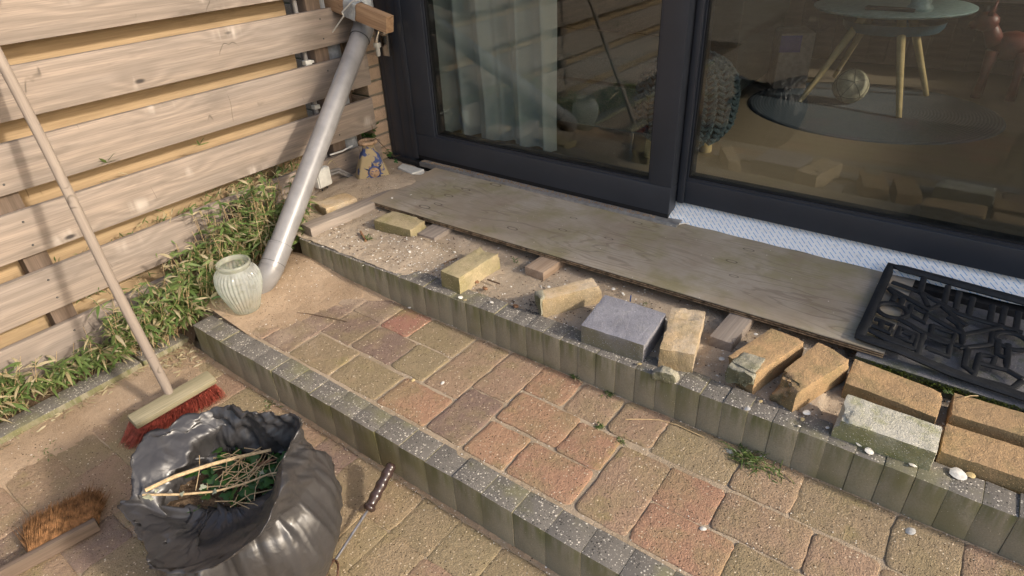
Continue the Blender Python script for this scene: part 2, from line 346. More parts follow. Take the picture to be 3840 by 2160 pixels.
def m_floor():
    t = NT('laminate_floor', .45, .4); p = t.map(t.pos, (1, 1, 1), (0, 0, 0), (0, 0, R_(0)))
    s = t.sep(p); r = t.math('FLOOR', t.math('DIVIDE', s[1], .19))
    g = t.noise(t.vadd(t.map(p, (3, 40, 1)), t.comb(t.math('MULTIPLY', r, 7.3), 0., r)), 1, 4, .6)
    c = t.mix(g, (.20, .155, .105), (.14, .11, .075)); t.color(c); return t.m
M['floor'] = m_floor()
def m_curtain():
    t = NT('curtain_cloth', .9, .1); c = (.44, .46, .43); t.color(c)
    tl = t.n.new('ShaderNodeBsdfTranslucent'); tl.inputs[0].default_value = c + (1,); mx = t.n.new('ShaderNodeMixShader'); mx.inputs[0].default_value = .3
    t.l.new(t.b.outputs[0], mx.inputs[1]); t.l.new(tl.outputs[0], mx.inputs[2]); t.l.new(mx.outputs[0], t.n['Material Output'].inputs[0]); return t.m
M['curtain'] = m_curtain()
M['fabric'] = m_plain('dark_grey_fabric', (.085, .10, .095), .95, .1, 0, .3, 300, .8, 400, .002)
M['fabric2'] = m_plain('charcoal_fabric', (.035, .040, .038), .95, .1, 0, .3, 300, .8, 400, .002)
M['knit'] = m_plain('grey_wool', (.075, .10, .108), .9, .1, 0, .2, 200, .6, 300, .002)
M['mint'] = m_plain('mint_tabletop', (.24, .33, .32), .4, .4)
def m_rug():
    t = NT('braided_rug', .95, .1); o = t.sep(t.obj)
    r = t.math('SQRT', t.math('ADD', t.math('MULTIPLY', o[0], o[0]), t.math('MULTIPLY', o[1], o[1])))
    w = t.math('SINE', t.math('MULTIPLY', r, 420.)); c = t.mix(t.step(w, -.8, .9), (.055, .065, .075), (.085, .10, .112))
    t.color(t.mix(t.step(t.noise(t.obj, 120, 2), .4, .7, 0, .6), c, (.05, .06, .07))); t.bump(w, .12, .001); return t.m
M['rug'] = m_rug()
M['ball'] = m_plain('cream_leather', (.30, .265, .18), .5)
M['orangetoy'] = m_plain('orange_rubber', (.10, .016, .008), .5)
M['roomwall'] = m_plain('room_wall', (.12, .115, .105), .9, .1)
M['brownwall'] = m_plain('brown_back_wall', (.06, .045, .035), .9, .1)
M['purple'] = m_plain('purple_card', (.05, .03, .14), .6)
M['box'] = m_plain('cardboard', (.20, .15, .12), .8)
M['teal'] = m_plain('teal_ceramic', (.02, .07, .10), .4)

# ------------------------------------------------------------------ mesh helpers
class MB:
    def __init__(s): s.v = []; s.f = []; s.tone = []
    def add(s, vs, fs):
        o = len(s.v); s.v += [Vector(v) for v in vs]; s.f += [tuple(i + o for i in f) for f in fs]; return s
    def box(s, a, b, bev=0):
        x0, y0, z0 = a; x1, y1, z1 = b
        if bev <= 0:
            return s.add([(x0, y0, z0), (x1, y0, z0), (x1, y1, z0), (x0, y1, z0), (x0, y0, z1), (x1, y0, z1), (x1, y1, z1), (x0, y1, z1)],
                         [(0, 3, 2, 1), (4, 5, 6, 7), (0, 1, 5, 4), (1, 2, 6, 5), (2, 3, 7, 6), (3, 0, 4, 7)])
        bm = bmesh.new(); bmesh.ops.create_cube(bm, size=1)
        for v in bm.verts: v.co = Vector(((x0 + x1) / 2 + v.co.x * (x1 - x0), (y0 + y1) / 2 + v.co.y * (y1 - y0), (z0 + z1) / 2 + v.co.z * (z1 - z0)))
        bmesh.ops.bevel(bm, geom=list(bm.edges), offset=bev, segments=2, profile=.6, affect='EDGES')
        bm.verts.index_update(); s.add([v.co.copy() for v in bm.verts], [[v.index for v in f.verts] for f in bm.faces]); bm.free(); return s
    def tube(s, pts, r, n=12, cap=True, closed=False, flat=1.0):
        pts = [Vector(p) for p in pts]; m = len(pts); rs = r if isinstance(r, (list, tuple)) else [r] * m
        o = len(s.v); up = None
        for i, p in enumerate(pts):
            a = pts[(i - 1) % m] if (i or closed) else p; b = pts[(i + 1) % m] if (i < m - 1 or closed) else p
            t = (b - a).normalized()
            if up is None: up = t.orthogonal().normalized()
            up = (up - t * up.dot(t)); up = up.normalized() if up.length > 1e-6 else t.orthogonal().normalized()
            w = t.cross(up)
            for k in range(n):
                th = 2 * math.pi * k / n; s.v.append(p + up * math.cos(th) * rs[i] + w * math.sin(th) * rs[i] * flat)
        segs = m if closed else m - 1
        for i in range(segs):
            for k in range(n):
                a = o + i * n + k; b = o + i * n + (k + 1) % n; c = o + ((i + 1) % m) * n + (k + 1) % n; d = o + ((i + 1) % m) * n + k
                s.f.append((a, b, c, d))
        if cap and not closed:
            s.f.append(tuple(o + k for k in reversed(range(n)))); s.f.append(tuple(o + (m - 1) * n + k for k in range(n)))
        return s
    def lathe(s, prof, n=32, c=(0, 0, 0), rib=0, ribn=0, ribz=None):
        o = len(s.v); c = Vector(c)
        for (r, z) in prof:
            for k in range(n):
                th = 2 * math.pi * k / n; rr = r * (1 + (rib * math.cos(ribn * th) if (ribz is None or ribz[0] < z < ribz[1]) else 0))
                s.v.append(c + Vector((rr * math.cos(th), rr * math.sin(th), z)))
        for i in range(len(prof) - 1):
            for k in range(n):
                s.f.append((o + i * n + k, o + i * n + (k + 1) % n, o + (i + 1) * n + (k + 1) % n, o + (i + 1) * n + k))
        return s
    def prism(s, poly, z0, z1, bev=.004, amp=0, seed=0):
        """outline (ccw) raised from z0 to z1 with a rounded top edge"""
        n = len(poly); P = [Vector((p[0], p[1])) for p in poly]; cx = sum(p.x for p in P) / n; cy = sum(p.y for p in P) / n; C = Vector((cx, cy))
        o = len(s.v)
        def ring(d, z):
            for i, p in enumerate(P):
                q = (p - C); L = q.length; q = C + q * max(0, (L - d * 1.2) / L)
                dz = amp * noise.noise(Vector((q.x * 25 + seed, q.y * 25, 3))) if d > 0 else 0
                s.v.append(Vector((q.x, q.y, z + dz)))
        ring(0, z0); ring(0, z1 - bev); ring(bev * .3, z1 - bev * .35); ring(bev, z1); ring(bev * 4, z1 + amp * .4)
        for j in range(4):
            for i in range(n): s.f.append((o + j * n + i, o + j * n + (i + 1) % n, o + (j + 1) * n + (i + 1) % n, o + (j + 1) * n + i))
        s.f.append(tuple(o + 4 * n + i for i in range(n))); return s
    def build(s, name, mat, parent=None, smooth=True, loc=None, recenter=True, angle=40):
        if loc is None:
            if recenter and s.v:
                lo = Vector([min(v[i] for v in s.v) for i in range(3)]); hi = Vector([max(v[i] for v in s.v) for i in range(3)])
                loc = Vector(((lo.x + hi.x) / 2, (lo.y + hi.y) / 2, lo.z))
            else: loc = Vector((0, 0, 0))
        loc = Vector(loc)
        me = bpy.data.meshes.new(name); me.from_pydata([v - loc for v in s.v], [], s.f)
        if s.tone:
            a = me.attributes.new('tone', 'FLOAT', 'POINT'); a.data.foreach_set('value', s.tone)
        me.materials.append(M[mat] if isinstance(mat, str) else mat)
        if smooth:
            me.polygons.foreach_set('use_smooth', [True] * len(me.polygons))
            try: me.set_sharp_from_angle(angle=R_(angle))
            except Exception: pass
        me.update()
        o = bpy.data.objects.new(name, me); COL.objects.link(o); o.location = loc
        if parent is not None: adopt(o, parent)
        return o
def adopt(o, parent):
    """parent without moving (parents are unrotated or set up before children)"""
    bpy.context.view_layer.update() if False else None
    o.parent = parent; o.matrix_parent_inverse = WM(parent).inverted()
def WM(o):
    m = Matrix.LocRotScale(o.location, o.rotation_euler, o.scale)
    return m if o.parent is None else WM(o.parent) @ o.matrix_parent_inverse @ m
def tag(o, label=None, cat=None, group=None, kind=None):
    if label: o['label'] = label
    if cat: o['category'] = cat
    if group: o['group'] = group
    if kind: o['kind'] = kind
    return o
def empty(name, loc, label, cat, group=None, rot=0):
    o = bpy.data.objects.new(name, None); o.empty_display_size = .05; COL.objects.link(o); o.location = loc; o.rotation_euler = (0, 0, rot)
    return tag(o, label, cat, group)
def nz(x, y, z=0, s=1): return noise.noise(Vector((x * s, y * s, z * s)))
def fbm(x, y, z=0, s=1): return noise.fractal(Vector((x * s, y * s, z * s)), .8, 2.1, 4)
def grid(name, x0, x1, y0, y1, step, hf, mat, kind='structure', parent=None, keep=None):
    nx = max(2, int((x1 - x0) / step)); ny = max(2, int((y1 - y0) / step)); b = MB()
    for j in range(ny + 1):
        for i in range(nx + 1):
            x = x0 + (x1 - x0) * i / nx; y = y0 + (y1 - y0) * j / ny; b.v.append(Vector((x, y, hf(x, y))))
    for j in range(ny):
        for i in range(nx):
            q = (j * (nx + 1) + i, j * (nx + 1) + i + 1, (j + 1) * (nx + 1) + i + 1, (j + 1) * (nx + 1) + i)
            if keep is None or keep(b.v[q[0]]): b.f.append(q)
    o = b.build(name, mat, parent, True, Vector((0, 0, 0)) if parent is None else None, True, 180)
    if kind: o['kind'] = kind
    return o
def rough_block(name, quad, zt, zb, mat, parent=None, cell=.012, amp=.0015, rnd=.004, chips=(), tilt=None, seed=None):
    """a block with worn edges: bilinear box on a top outline quad (ccw xy), cut edges chipped at given spots (u,v,w,r,depth)"""
    Q = [Vector((q[0], q[1])) for q in quad]; lx = (Q[1] - Q[0]).length; ly = (Q[3] - Q[0]).length; lz = zt - zb
    nx, ny, nzz = max(2, round(lx / cell)), max(2, round(ly / cell)), max(2, round(lz / cell)); idx = {}; b = MB()
    seed = random.random() * 50 if seed is None else seed
    def P(i, j, k):
        if (i, j, k) in idx: return idx[(i, j, k)]
        u, v, w = i / nx, j / ny, k / nzz
        p2 = Q[0] * (1 - u) * (1 - v) + Q[1] * u * (1 - v) + Q[2] * u * v + Q[3] * (1 - u) * v
        p = Vector((p2.x, p2.y, zb + lz * w)); c = Vector(((Q[0].x + Q[2].x) / 2, (Q[0].y + Q[2].y) / 2, (zt + zb) / 2))
        on = (i in (0, nx)) + (j in (0, ny)) + (k in (0, nzz))
        d = (c - p)
        if on >= 2:
            p += Vector((d.x, d.y, 0)).normalized() * rnd * .6 * (on - 1) * (.6 + .8 * abs(nz(p.x, p.y, p.z + seed, 60))) + Vector((0, 0, math.copysign(rnd * .5, d.z)))
        nv = noise.noise_vector(p * 45 + Vector((seed, 0, 0))); p += nv * amp
        for (cu, cv, cw, r, dep) in chips:
            q = Vector(((u - cu) * lx, (v - cv) * ly, (w - cw) * lz)); L = q.length * (1 + .5 * nz(p.x, p.y, p.z + seed, 70))
            if L < r: p += d.normalized() * dep * min(1, (1 - L / r) * 1.8)
        b.v.append(p); idx[(i, j, k)] = len(b.v) - 1; return idx[(i, j, k)]
    for i in range(nx):
        for j in range(ny):
            b.f.append((P(i, j, nzz), P(i + 1, j, nzz), P(i + 1, j + 1, nzz), P(i, j + 1, nzz)))
            b.f.append((P(i, j, 0), P(i, j + 1, 0), P(i + 1, j + 1, 0), P(i + 1, j, 0)))
    for i in range(nx):
        for k in range(nzz):
            b.f.append((P(i, 0, k), P(i + 1, 0, k), P(i + 1, 0, k + 1), P(i, 0, k + 1)))
            b.f.append((P(i + 1, ny, k), P(i, ny, k), P(i, ny, k + 1), P(i + 1, ny, k + 1)))
    for j in range(ny):
        for k in range(nzz):
            b.f.append((P(0, j + 1, k), P(0, j, k), P(0, j, k + 1), P(0, j + 1, k + 1)))
            b.f.append((P(nx, j, k), P(nx, j + 1, k), P(nx, j + 1, k + 1), P(nx, j, k + 1)))
    return b.build(name, mat, parent, True, None, True, 55)
def box_on(name, a, b_, length_axis_pt, mat, **k): pass
def plank(name, p0, p1, up, h, t, mat, parent=None, bev=.003):
    """board from p0 to p1 (centre line); h along 'up', t thick; local X runs along the grain"""
    p0, p1 = Vector(p0), Vector(p1); X = (p1 - p0); L = X.length; X.normalize(); Z = Vector(up); Z = (Z - X * Z.dot(X)).normalized(); Y = Z.cross(X)
    b = MB().box((-L / 2, -t / 2, -h / 2), (L / 2, t / 2, h / 2), bev)
    o = b.build(name, mat, None, True, Vector((0, 0, 0)))
    Mx = Matrix((X, Y, Z)).transposed(); o.rotation_euler = Mx.to_euler(); o.location = (p0 + p1) / 2
    if parent is not None: adopt(o, parent)
    return o
def warm(c, k=.06):
    r = random.uniform(-k, k); return (max(.01, c[0] * (1 + r)), max(.01, c[1] * (1 + r + random.uniform(-.03, .03))), max(.01, c[2] * (1 + r)), 1)

# ================================================================== SETTING: ground, terraces
g = grid('ground', -30, 30, -30, 30, 10, lambda x, y: -.05, 'joint')
joint0 = MB().box((-2.6, -2.6, -.3), (1.8, .80, -.0028)).build('lower_terrace', 'joint', None, False, (0, 0, 0)); tag(joint0, kind='structure')
joint1 = MB().box((-2.6, .835, -.3), (1.8, 1.30, Z1 - .0028)).build('middle_terrace', 'joint', None, False, (0, 0, 0)); tag(joint1, kind='structure')
base2 = MB().box((-2.9, 1.335, -.3), (2.4, 2.06, Z2 - .03)).build('upper_terrace', 'palesand', None, False, (0, 0, 0)); tag(base2, kind='structure')

OR, OL, BR, MV, RD = (.44, .25, .16), (.35, .27, .165), (.385, .26, .175), (.25, .17, .14), (.42, .20, .145)
def outline(x0, x1, y0, y1, r=.016, seed=0):
    pts = []
    for (cx, cy, a0) in ((x1 - r, y1 - r, 0), (x0 + r, y1 - r, 90), (x0 + r, y0 + r, 180), (x1 - r, y0 + r, 270)):
        for k in range(4):
            a = R_(a0 + k * 30); pts.append((cx + r * math.cos(a), cy + r * math.sin(a)))
        # straight side points
        nxt = {0: (x0 + r, y1), 90: (x0, y0 + r), 180: (x1 - r, y0), 270: (x1, y1 - r)}[a0]; cur = pts[-1]
        for s in range(1, 7): pts.append((cur[0] + (nxt[0] - cur[0]) * s / 7, cur[1] + (nxt[1] - cur[1]) * s / 7))
    out = []
    for (x, y) in pts:
        out.append((x + .0034 * nz(x, y, seed, 34) + .0030 * nz(x, y, seed + 5, 130), y + .0035 * nz(x, y, seed + 9, 30) + .002 * nz(x, y, seed + 15, 90)))
    return out
def paver(x0, x1, y0, y1, z, col, parent, gap=-.0026):
    sd = random.random() * 90; b = MB(); r = random.uniform(.008, .017)
    dx, dy = random.uniform(-.002, .002), random.uniform(-.002, .002)
    b.prism(outline(x0 + gap + dx, x1 - gap + dx, y0 + gap + dy, y1 - gap + dy, r, sd), z - .06, z + random.uniform(-.0015, .002), .003, .0014, sd)
    o = b.build('paver', 'paver', None, True, None, True, 60); o.color = warm(col); o.rotation_euler = (R_(random.uniform(-.5, .5)), R_(random.uniform(-.5, .5)), R_(random.uniform(-.6, .6)))
    adopt(o, parent); return o
MID = [(-1.88, -1.75, .86, .99, BR), (-1.75, -1.615, .86, .995, MV), (-1.605, -1.41, .86, .99, OL), (-1.40, -1.20, .86, .985, OL), (-1.19, -1.005, .86, .985, OR),
       (-1.755, -1.62, 1.0, 1.145, MV), (-1.745, -1.625, 1.15, 1.265, MV), (-1.62, -1.475, 1.148, 1.265, MV), (-1.615, -1.47, 1.0, 1.145, MV), (-1.465, -1.285, 1.0, 1.13, MV),
       (-1.465, -1.34, 1.14, 1.265, RD), (-1.275, -1.14, 1.0, 1.13, OL), (-1.335, -1.14, 1.14, 1.265, OL), (-1.13, -1.0, 1.0, 1.265, BR), (-.995, -.87, 1.065, 1.265, BR),
       (-.86, -.73, 1.14, 1.265, OR), (-.72, -.59, 1.135, 1.265, BR), (-.995, -.87, .86, 1.055, MV), (-.855, -.655, 1.0, 1.125, OR), (-.855, -.725, .86, .985, OR), (-.72, -.53, .86, .98, OR),
       (-.65, -.525, .99, 1.115, OR), (-.515, -.38, .86, 1.105, BR), (-.58, -.452, 1.13, 1.265, BR), (-.445, -.245, 1.125, 1.265, OL), (-.375, -.24, .99, 1.11, OR), (-.37, -.17, .86, .98, OR),
       (-.235, -.04, .995, 1.11, BR), (-.238, -.10, 1.125, 1.265, BR), (-.095, .10, 1.125, 1.265, OL), (-.035, .095, .995, 1.11, BR), (.105, .235, 1.11, 1.265, OL), (.24, .44, 1.11, 1.265, BR),
       (-.165, -.03, .86, .985, OL), (-.025, .17, .86, .985, BR), (.105, .235, .995, 1.10, BR), (.24, .37, .995, 1.10, BR), (.18, .37, .86, .985, BR), (.45, .6, 1.11, 1.265, BR),
       (-2.01, -1.885, .86, .99, BR), (-1.89, -1.76, 1.0, 1.145, BR), (-1.89, -1.755, 1.15, 1.265, BR), (-2.02, -1.895, 1.0, 1.145, BR), (-2.03, -1.895, 1.15, 1.265, BR)]
for (a, b, c, d, col) in MID: paver(a, b, c, d, Z1, col, joint1)
LOWC = [OL, OL, OL, BR, OR]
rows = [(.622, .75), (.484, .618), (.348, .48), (.235, .344), (.10, .231), (-.04, .096), (-.18, -.044), (-.32, -.184), (-.46, -.324), (-.6, -.464)]
pins = {0: [-2.03, -1.86, -1.73, -1.59, -1.45, -1.31, -1.175, -1.035, -.915, -.785, -.65, -.52, -.38, -.18, -.04, .1, .3],
        1: [-2.04, -1.90, -1.70, -1.56, -1.36, -1.22, -1.01, -.915, -.79, -.66, -.52, -.32, -.18], 2: [-2.05, -1.85, -1.71, -1.5, -1.3, -1.16, -1.0, -.80, -.66, -.45],
        3: [-1.985, -1.795, -1.60, -1.46, -1.32, -1.12], 4: [-1.975, -1.755, -1.57, -1.455, -1.25, -1.1], 5: [-1.94, -1.74, -1.59, -1.4, -1.25]}
for ri, (y0, y1) in enumerate(rows):
    xs = list(pins.get(ri, [-2.06]))
    while xs[-1] < 1.1: xs.append(xs[-1] + random.choice((.135, .17, .205)))
    for a, b in zip(xs[:-1], xs[1:]):
        col = random.choice(LOWC) if a > -1.3 else random.choice((BR, MV, BR, OL))
        paver(a, b, y0, y1, 0, col, joint0)

# sand drifted over the pavers
def mids(x, y):
    h = .030 * math.exp(-((x + 2.10) / .26) ** 2) + .006 * math.exp(-((x + 1.90) / .30) ** 2) * (1 if y > .9 else .5)
    h += .014 * math.exp(-((y - 1.275) / .05) ** 2) * (1 if x < -1.1 else max(0, 1 - (x + 1.1) / .35)) * (.55 + .5 * nz(x, y, 2, 6))
    h += .020 * math.exp(-(((x + 1.98) / .13) ** 2 + ((y - 1.12) / .16) ** 2))
    lim = -1.74 + .9 * (y - 1.1)
    h -= .010 * max(0, min(1, (x - lim + .1) / .35)) + .0035
    return Z1 + h + .0022 * fbm(x, y, 1, 14) + .0008 * nz(x, y, 4, 90)
ms = grid('sand_drift', -2.45, -.75, .845, 1.274, .009, mids, 'sand', 'stuff', None)
tag(ms, 'pale sand drifted over the left pavers of the middle terrace', 'sand')
def lows(x, y):
    h = .014 * math.exp(-((x + 2.12) / .15) ** 2) - .0085 + .010 * math.exp(-(((x + 1.95) / .2) ** 2 + ((y - .62) / .14) ** 2)) + .007 * math.exp(-((y - .765) / .02) ** 2)
    h += .006 * math.exp(-(((x + 2.0) / .15) ** 2 + ((y - .15) / .3) ** 2))
    return h + .0025 * fbm(x, y, 7, 12) + .001 * nz(x, y, 4, 90)
ls = grid('sand_drift', -2.13, .6, -.3, .768, .012, lows, 'sand', 'stuff', None)
tag(ls, 'dusty sand swept against the foot of the lower step and kerb', 'sand')

# planting bed along the fence
def bed(x, y):
    z = .012 if y < .80 else Z1 + .01
    k = max(0, min(1, (y - .74) / .12)); z = .012 + (Z1 + .0) * k
    k2 = max(0, min(1, (y - 1.28) / .2)); z += (Z2 - Z1 - .02) * k2
    return z + .012 * fbm(x, y, 3, 9)
bedo = grid('planting_bed', -3.2, -2.09, -2.5, 1.62, .02, lambda x, y: bed(x, y) - (.03 if x > -2.19 and y < .8 else 0), 'soil')
# kerb strip between bed and lower terrace
ks = MB().box((-2.195, -1.6, -.2), (-2.118, -1.2, .028), .006).build('kerb_strip', 'kerb', None); tag(ks, kind='structure')
for y0, y1 in ((-1.195, -.30), (-.295, .60), (.605, .78)):
    k = MB().box((-2.20 + random.uniform(-.003, .003), y0, -.2), (-2.12 + random.uniform(-.003, .003), y1, .03), .007)
    k.v = [v + Vector((-.010 * v.y, 0, .0015 * nz(v.x, v.y, 0, 8))) for v in k.v]
    o = k.build('kerb_stone', 'kerb', None, loc=(-2.16, (y0 + y1) / 2, .03)); adopt(o, ks)

# the two steps, rows of upright kerb stones
def step_row(name, x0, x1, yf, yb, zt, zb, phase, pitch=.0945):
    root = MB().box((x0, yf + .012, zb - .2), (x1, yb - .006, zt - .012)).build(name, 'wallmortar', None, False, (0, 0, 0)); tag(root, kind='structure')
    n0 = math.ceil((x0 - phase) / pitch); xs = [x0] + [phase + pitch * n for n in range(n0, 90) if phase + pitch * n < x1] + [x1]
    for a, b in zip(xs[:-1], xs[1:]):
        if b - a < .02: continue
        sd = random.random() * 50; dz = random.uniform(-.0020, .0020); dy = random.uniform(-.0012, .0012); bb = MB()
        bb.box((a + .0001, yf + dy, zb - .15), (b - .0001, yb + dy, zt + dz), .0020)
        bb.v = [v + Vector((nz(v.x, v.y, v.z + sd, 30) * .0015, nz(v.x, v.y, v.z + sd, 25) * .002, nz(v.x, v.y, sd, 30) * .0015)) for v in bb.v]
        o = bb.build('kerb_stone', 'kerb', None, True, ((a + b) / 2, (yf + yb) / 2, zt)); o.rotation_euler = (R_(random.uniform(-.5, .5)), R_(random.uniform(-.35, .35)), R_(random.uniform(-.5, .5))); adopt(o, root)
    return root
step1 = step_row('lower_step', -2.03, 1.3, .767, .845, Z1, 0, -.533)
step2 = step_row('upper_step', -2.05, 1.3, 1.272, 1.346, Z2, Z1, -.138, .0617)

# sand bed of the upper terrace
def ups(x, y):
    z = Z2 - .001
    left = max(0, min(1, (-1.25 - x) / .35)); z += .008 * left * (1 if y > 1.30 else max(0, (y - 1.268) / .032))
    z -= .010 * (1 - left) * (1 if y < 1.37 else .55)
    z += .030 * math.exp(-(((x + 1.56) / .14) ** 2 + ((y - 1.46) / .055) ** 2))
    z += .012 * math.exp(-(((x + 1.35) / .13) ** 2 + ((y - 1.45) / .07) ** 2))
    z += .045 * math.exp(-(((x + 2.17) / .14) ** 2 + ((y - 1.66) / .15) ** 2)) + .05 * math.exp(-(((x + 2.06) / .16) ** 2 + ((y - 1.84) / .14) ** 2))
    z += .03 * math.exp(-(((x + 2.3) / .15) ** 2 + ((y - 1.9) / .25) ** 2)) 
    z += .014 * math.exp(-(((x + .86) / .09) ** 2 + ((y - 1.42) / .05) ** 2)) * left
    if x > -1.9 and y > 1.64: z = min(z, .262)
    if x > -.12: z -= .012
    return z + .0042 * fbm(x, y, 2, 14) + .0018 * fbm(x, y, 8, 45)
up = grid('sand_bed', -2.45, .75, 1.282, 2.06, .009, ups, 'palesand')

# loose slabs under the mat
root = MB().box((-.092, 1.622, .15), (.36, 2.06, .268), .004).build('paving_slab', 'slab', None); tag(root, 'weathered grey concrete slab left under the rubber mat beside the plywood', 'slab', 'grey slabs under the mat')
root = MB().box((.366, 1.635, .15), (.85, 2.06, .266), .004).build('paving_slab', 'slab', None); tag(root, 'grey concrete slab under the right end of the rubber mat', 'slab', 'grey slabs under the mat')
mo = MB()
for i in range(900):
    x = random.uniform(-.05, .8); y = 1.616 + random.gauss(0, .006) + .004 * nz(x, 0, 0, 12); z = .262 + random.uniform(-.01, .004); s = random.uniform(.002, .005)
    mo.add([(x - s, y - s, z), (x + s, y - s * .6, z + s * .3), (x + s * .5, y + s, z), (x, y, z + s * 1.2)], [(0, 1, 3), (1, 2, 3), (2, 0, 3)])
o = mo.build('moss', 'moss', None, False, (0, 0, 0)); tag(o, 'dark green moss growing along the front edge of the grey slabs', 'moss', kind='stuff')

# ================================================================== FENCE
PITCH = .2038
fence = empty('board_fence', (FX, 0, 0), 'weathered horizontal hit and miss board fence along the left side', 'fence')
tops = [.392 + PITCH * k for k in range(-2, 7)]
for k, zt in enumerate(tops):
    yend = 1.99 if k % 2 else 2.0
    w = .1455
    o = plank('board', (FX - .011, -1.9, zt - w / 2 + random.uniform(-.002, .002)), (FX - .011, yend, zt - w / 2 - .0), (0, 0, 1), w, .022, 'fence', fence, .003)
for k, zt in enumerate(tops[:-1] + [tops[-1] + .001]):
    zc = zt + (PITCH - .1455) / 2
    o = plank('board', (FX - .106, -1.9, zc), (FX - .106, 1.69, zc), (0, 0, 1), .1455, .02, 'fenceback', fence, .003)
    o['label'] = 'yellower board on the far side of the posts'
for y in (-1.25, .505, 1.775):
    plank('post', (FX - .059, y, -.1), (FX - .059, y, 1.9), (1, 0, 0), .068 if y < 1.7 else .068, .072, 'post', fence, .004)
sb = MB().lathe([(.001, .0016), (.003, .0014), (.0038, .0)], 8); scr = None
for zt in tops:
    for y in (-1.25, .505, 1.775):
        for dz in (.035, .110):
            if scr is None: scr = sb.build('screw', 'seal', None, True, (0, 0, 0)); o = scr
            else: o = scr.copy(); COL.objects.link(o)
            o.location = (FX + .0002, y + random.uniform(-.008, .008), zt - dz + random.uniform(-.006, .006)); o.rotation_euler = (0, R_(90), 0); o.parent = None; adopt(o, fence)
# neighbour's side seen through the last bay: brown boarding
plank('board', (FX - .17, 1.95, .0), (FX - .17, 1.95, 1.9), (0, 1, 0), .35, .02, 'post', fence)['label'] = 'dark upright board closing the fence end behind the pipes'
# nails are too small to see

# pipes behind the fence end
t = empty('drainpipe', (FX - .08, 1.862, .2), 'dull grey vertical drainpipe behind the fence boards by the wall', 'drainpipe')
MB().tube([(FX - .075, 1.863, .1), (FX - .075, 1.863, 1.9)], .042, 24).build('pipe', 'pipedirty', t)
MB().tube([(FX - .075, 1.863, .36), (FX - .075, 1.863, .43)], .046, 24).build('collar', 'pipedirty', t)
t = empty('conduit', (FX - .045, 1.702, .2), 'thin grey conduit pipe rising behind the fence boards', 'pipe')
MB().tube([(FX - .045, 1.702, .1), (FX - .045, 1.702, 1.9)], .0095, 12).build('pipe', 'pipe', t)
c = MB().box((FX - .057, 1.688, .795), (FX - .030, 1.72, .815), .003).box((FX - .05, 1.716, .80), (FX - .035, 1.735, .81), .002); c.build('clip', 'white', t)
MB().box((FX - .057, 1.688, .61), (FX - .030, 1.716, .628), .003).build('clip', 'white', t)
# old pipe lying behind the bottom boards
b = MB().tube([(FX - .05, y, .085 + .02 * math.sin(y * 5)) for y in [(-.4 + .1 * i) for i in range(15)]], .009, 8)
tag(b.build('hose', 'cable', None), 'thin grey pipe lying low behind the fence boards', 'pipe')
# ================================================================== HOUSE
house = empty('house', (-2.35, 2.0, 0), 'brick corner pier and dark clad house front around the sliding door', 'house')
# brick pier left of the door
XP, YP = -2.35, 2.0
MB().box((-3.2, YP + .008, -.1), (XP - .008, 2.30, 2.7)).build('wall_core', 'wallmortar', house, False)
course = .0642; n = 0
proto = {}
for r in range(30):
    z0 = .265 + (r - 6) * course + .012
    if z0 > 1.75: break
    off = .0 if r % 2 else .105
    x1 = XP
    first = True
    while x1 > -2.95:
        L = (.10 if (first and r % 2) else .205); x0 = x1 - L
        sd = random.random() * 40
        bb = MB().box((x0 + .0, YP - .0, z0), (x1, YP + (.09 if not (first and r % 2 == 0) else .09), z0 + course - .011), .003)
        bb.v = [v + noise.noise_vector(v * 40 + Vector((sd, 0, 0))) * .0016 for v in bb.v]
        bb.build('brick', 'wallbrick', house); x1 = x0 - .011; first = False
    # return face towards the door
    if r % 2:
        bb = MB().box((XP - .09, YP + .101, z0), (XP + .001, YP + .20, z0 + course - .011), .003); bb.build('brick', 'wallbrick', house)
    else:
        bb = MB().box((XP - .09, YP + .101, z0), (XP + .001, YP + .20, z0 + course - .011), .003); bb.build('brick', 'wallbrick', house)
# upper wall over the door, roof edge (it throws the shade on the terrace)
MB().box((-3.2, 2.0, 2.36), (3.2, 2.3, 2.74)).build('fascia', 'frame', house, False)
MB().box((-3.2, 2.0, 1.72), (-2.36, 2.3, 2.36)).build('wall', 'wallbrick', house, False)
MB().box((1.9, 2.0, 0), (3.2, 2.3, 2.36)).build('wall', 'wallbrick', house, False)
MB().box((-3.2, 2.31, 2.70), (3.2, 5.6, 2.80)).build('roof', 'plinth', house, False)
MB().box((-2.36, 2.062, .0), (1.9, 2.30, .285)).build('plinth', 'plinth', house, False)
# vertical cladding between pier and door
cl = house
for i, (xa, xb) in enumerate(((-2.345, -2.318), (-2.314, -2.247), (-2.243, -2.185))):
    MB().box((xa, YD + .010 - .004 * i, .262), (xb, 2.29, 2.355), .002).build('cladding_board', 'frame', house)

# sliding door
door = empty('sliding_door', (-1.5, YD, .3), 'dark grey aluminium sliding door with two large panes', 'door')
XL0, XL1 = -2.18, -.849           # left leaf, front track
ZB = .318
glL, glR, glB = -2.018, -.945, .438
leaf = MB()
fr = 'frame'
lf = MB().box((XL0, YD, ZB), (XL1, YD + .062, glB - .012), .004).box((XL0, YD, glB - .012), (glL - .012, YD + .062, 2.34), .004).box((glR + .012, YD, glB - .012), (XL1, YD + .062, 2.34), .004).box((glL - .012, YD, 2.26), (glR + .012, YD + .062, 2.34), .004)
o = lf.build('leaf_frame', fr, door); o['label'] = 'front leaf frame on the left'
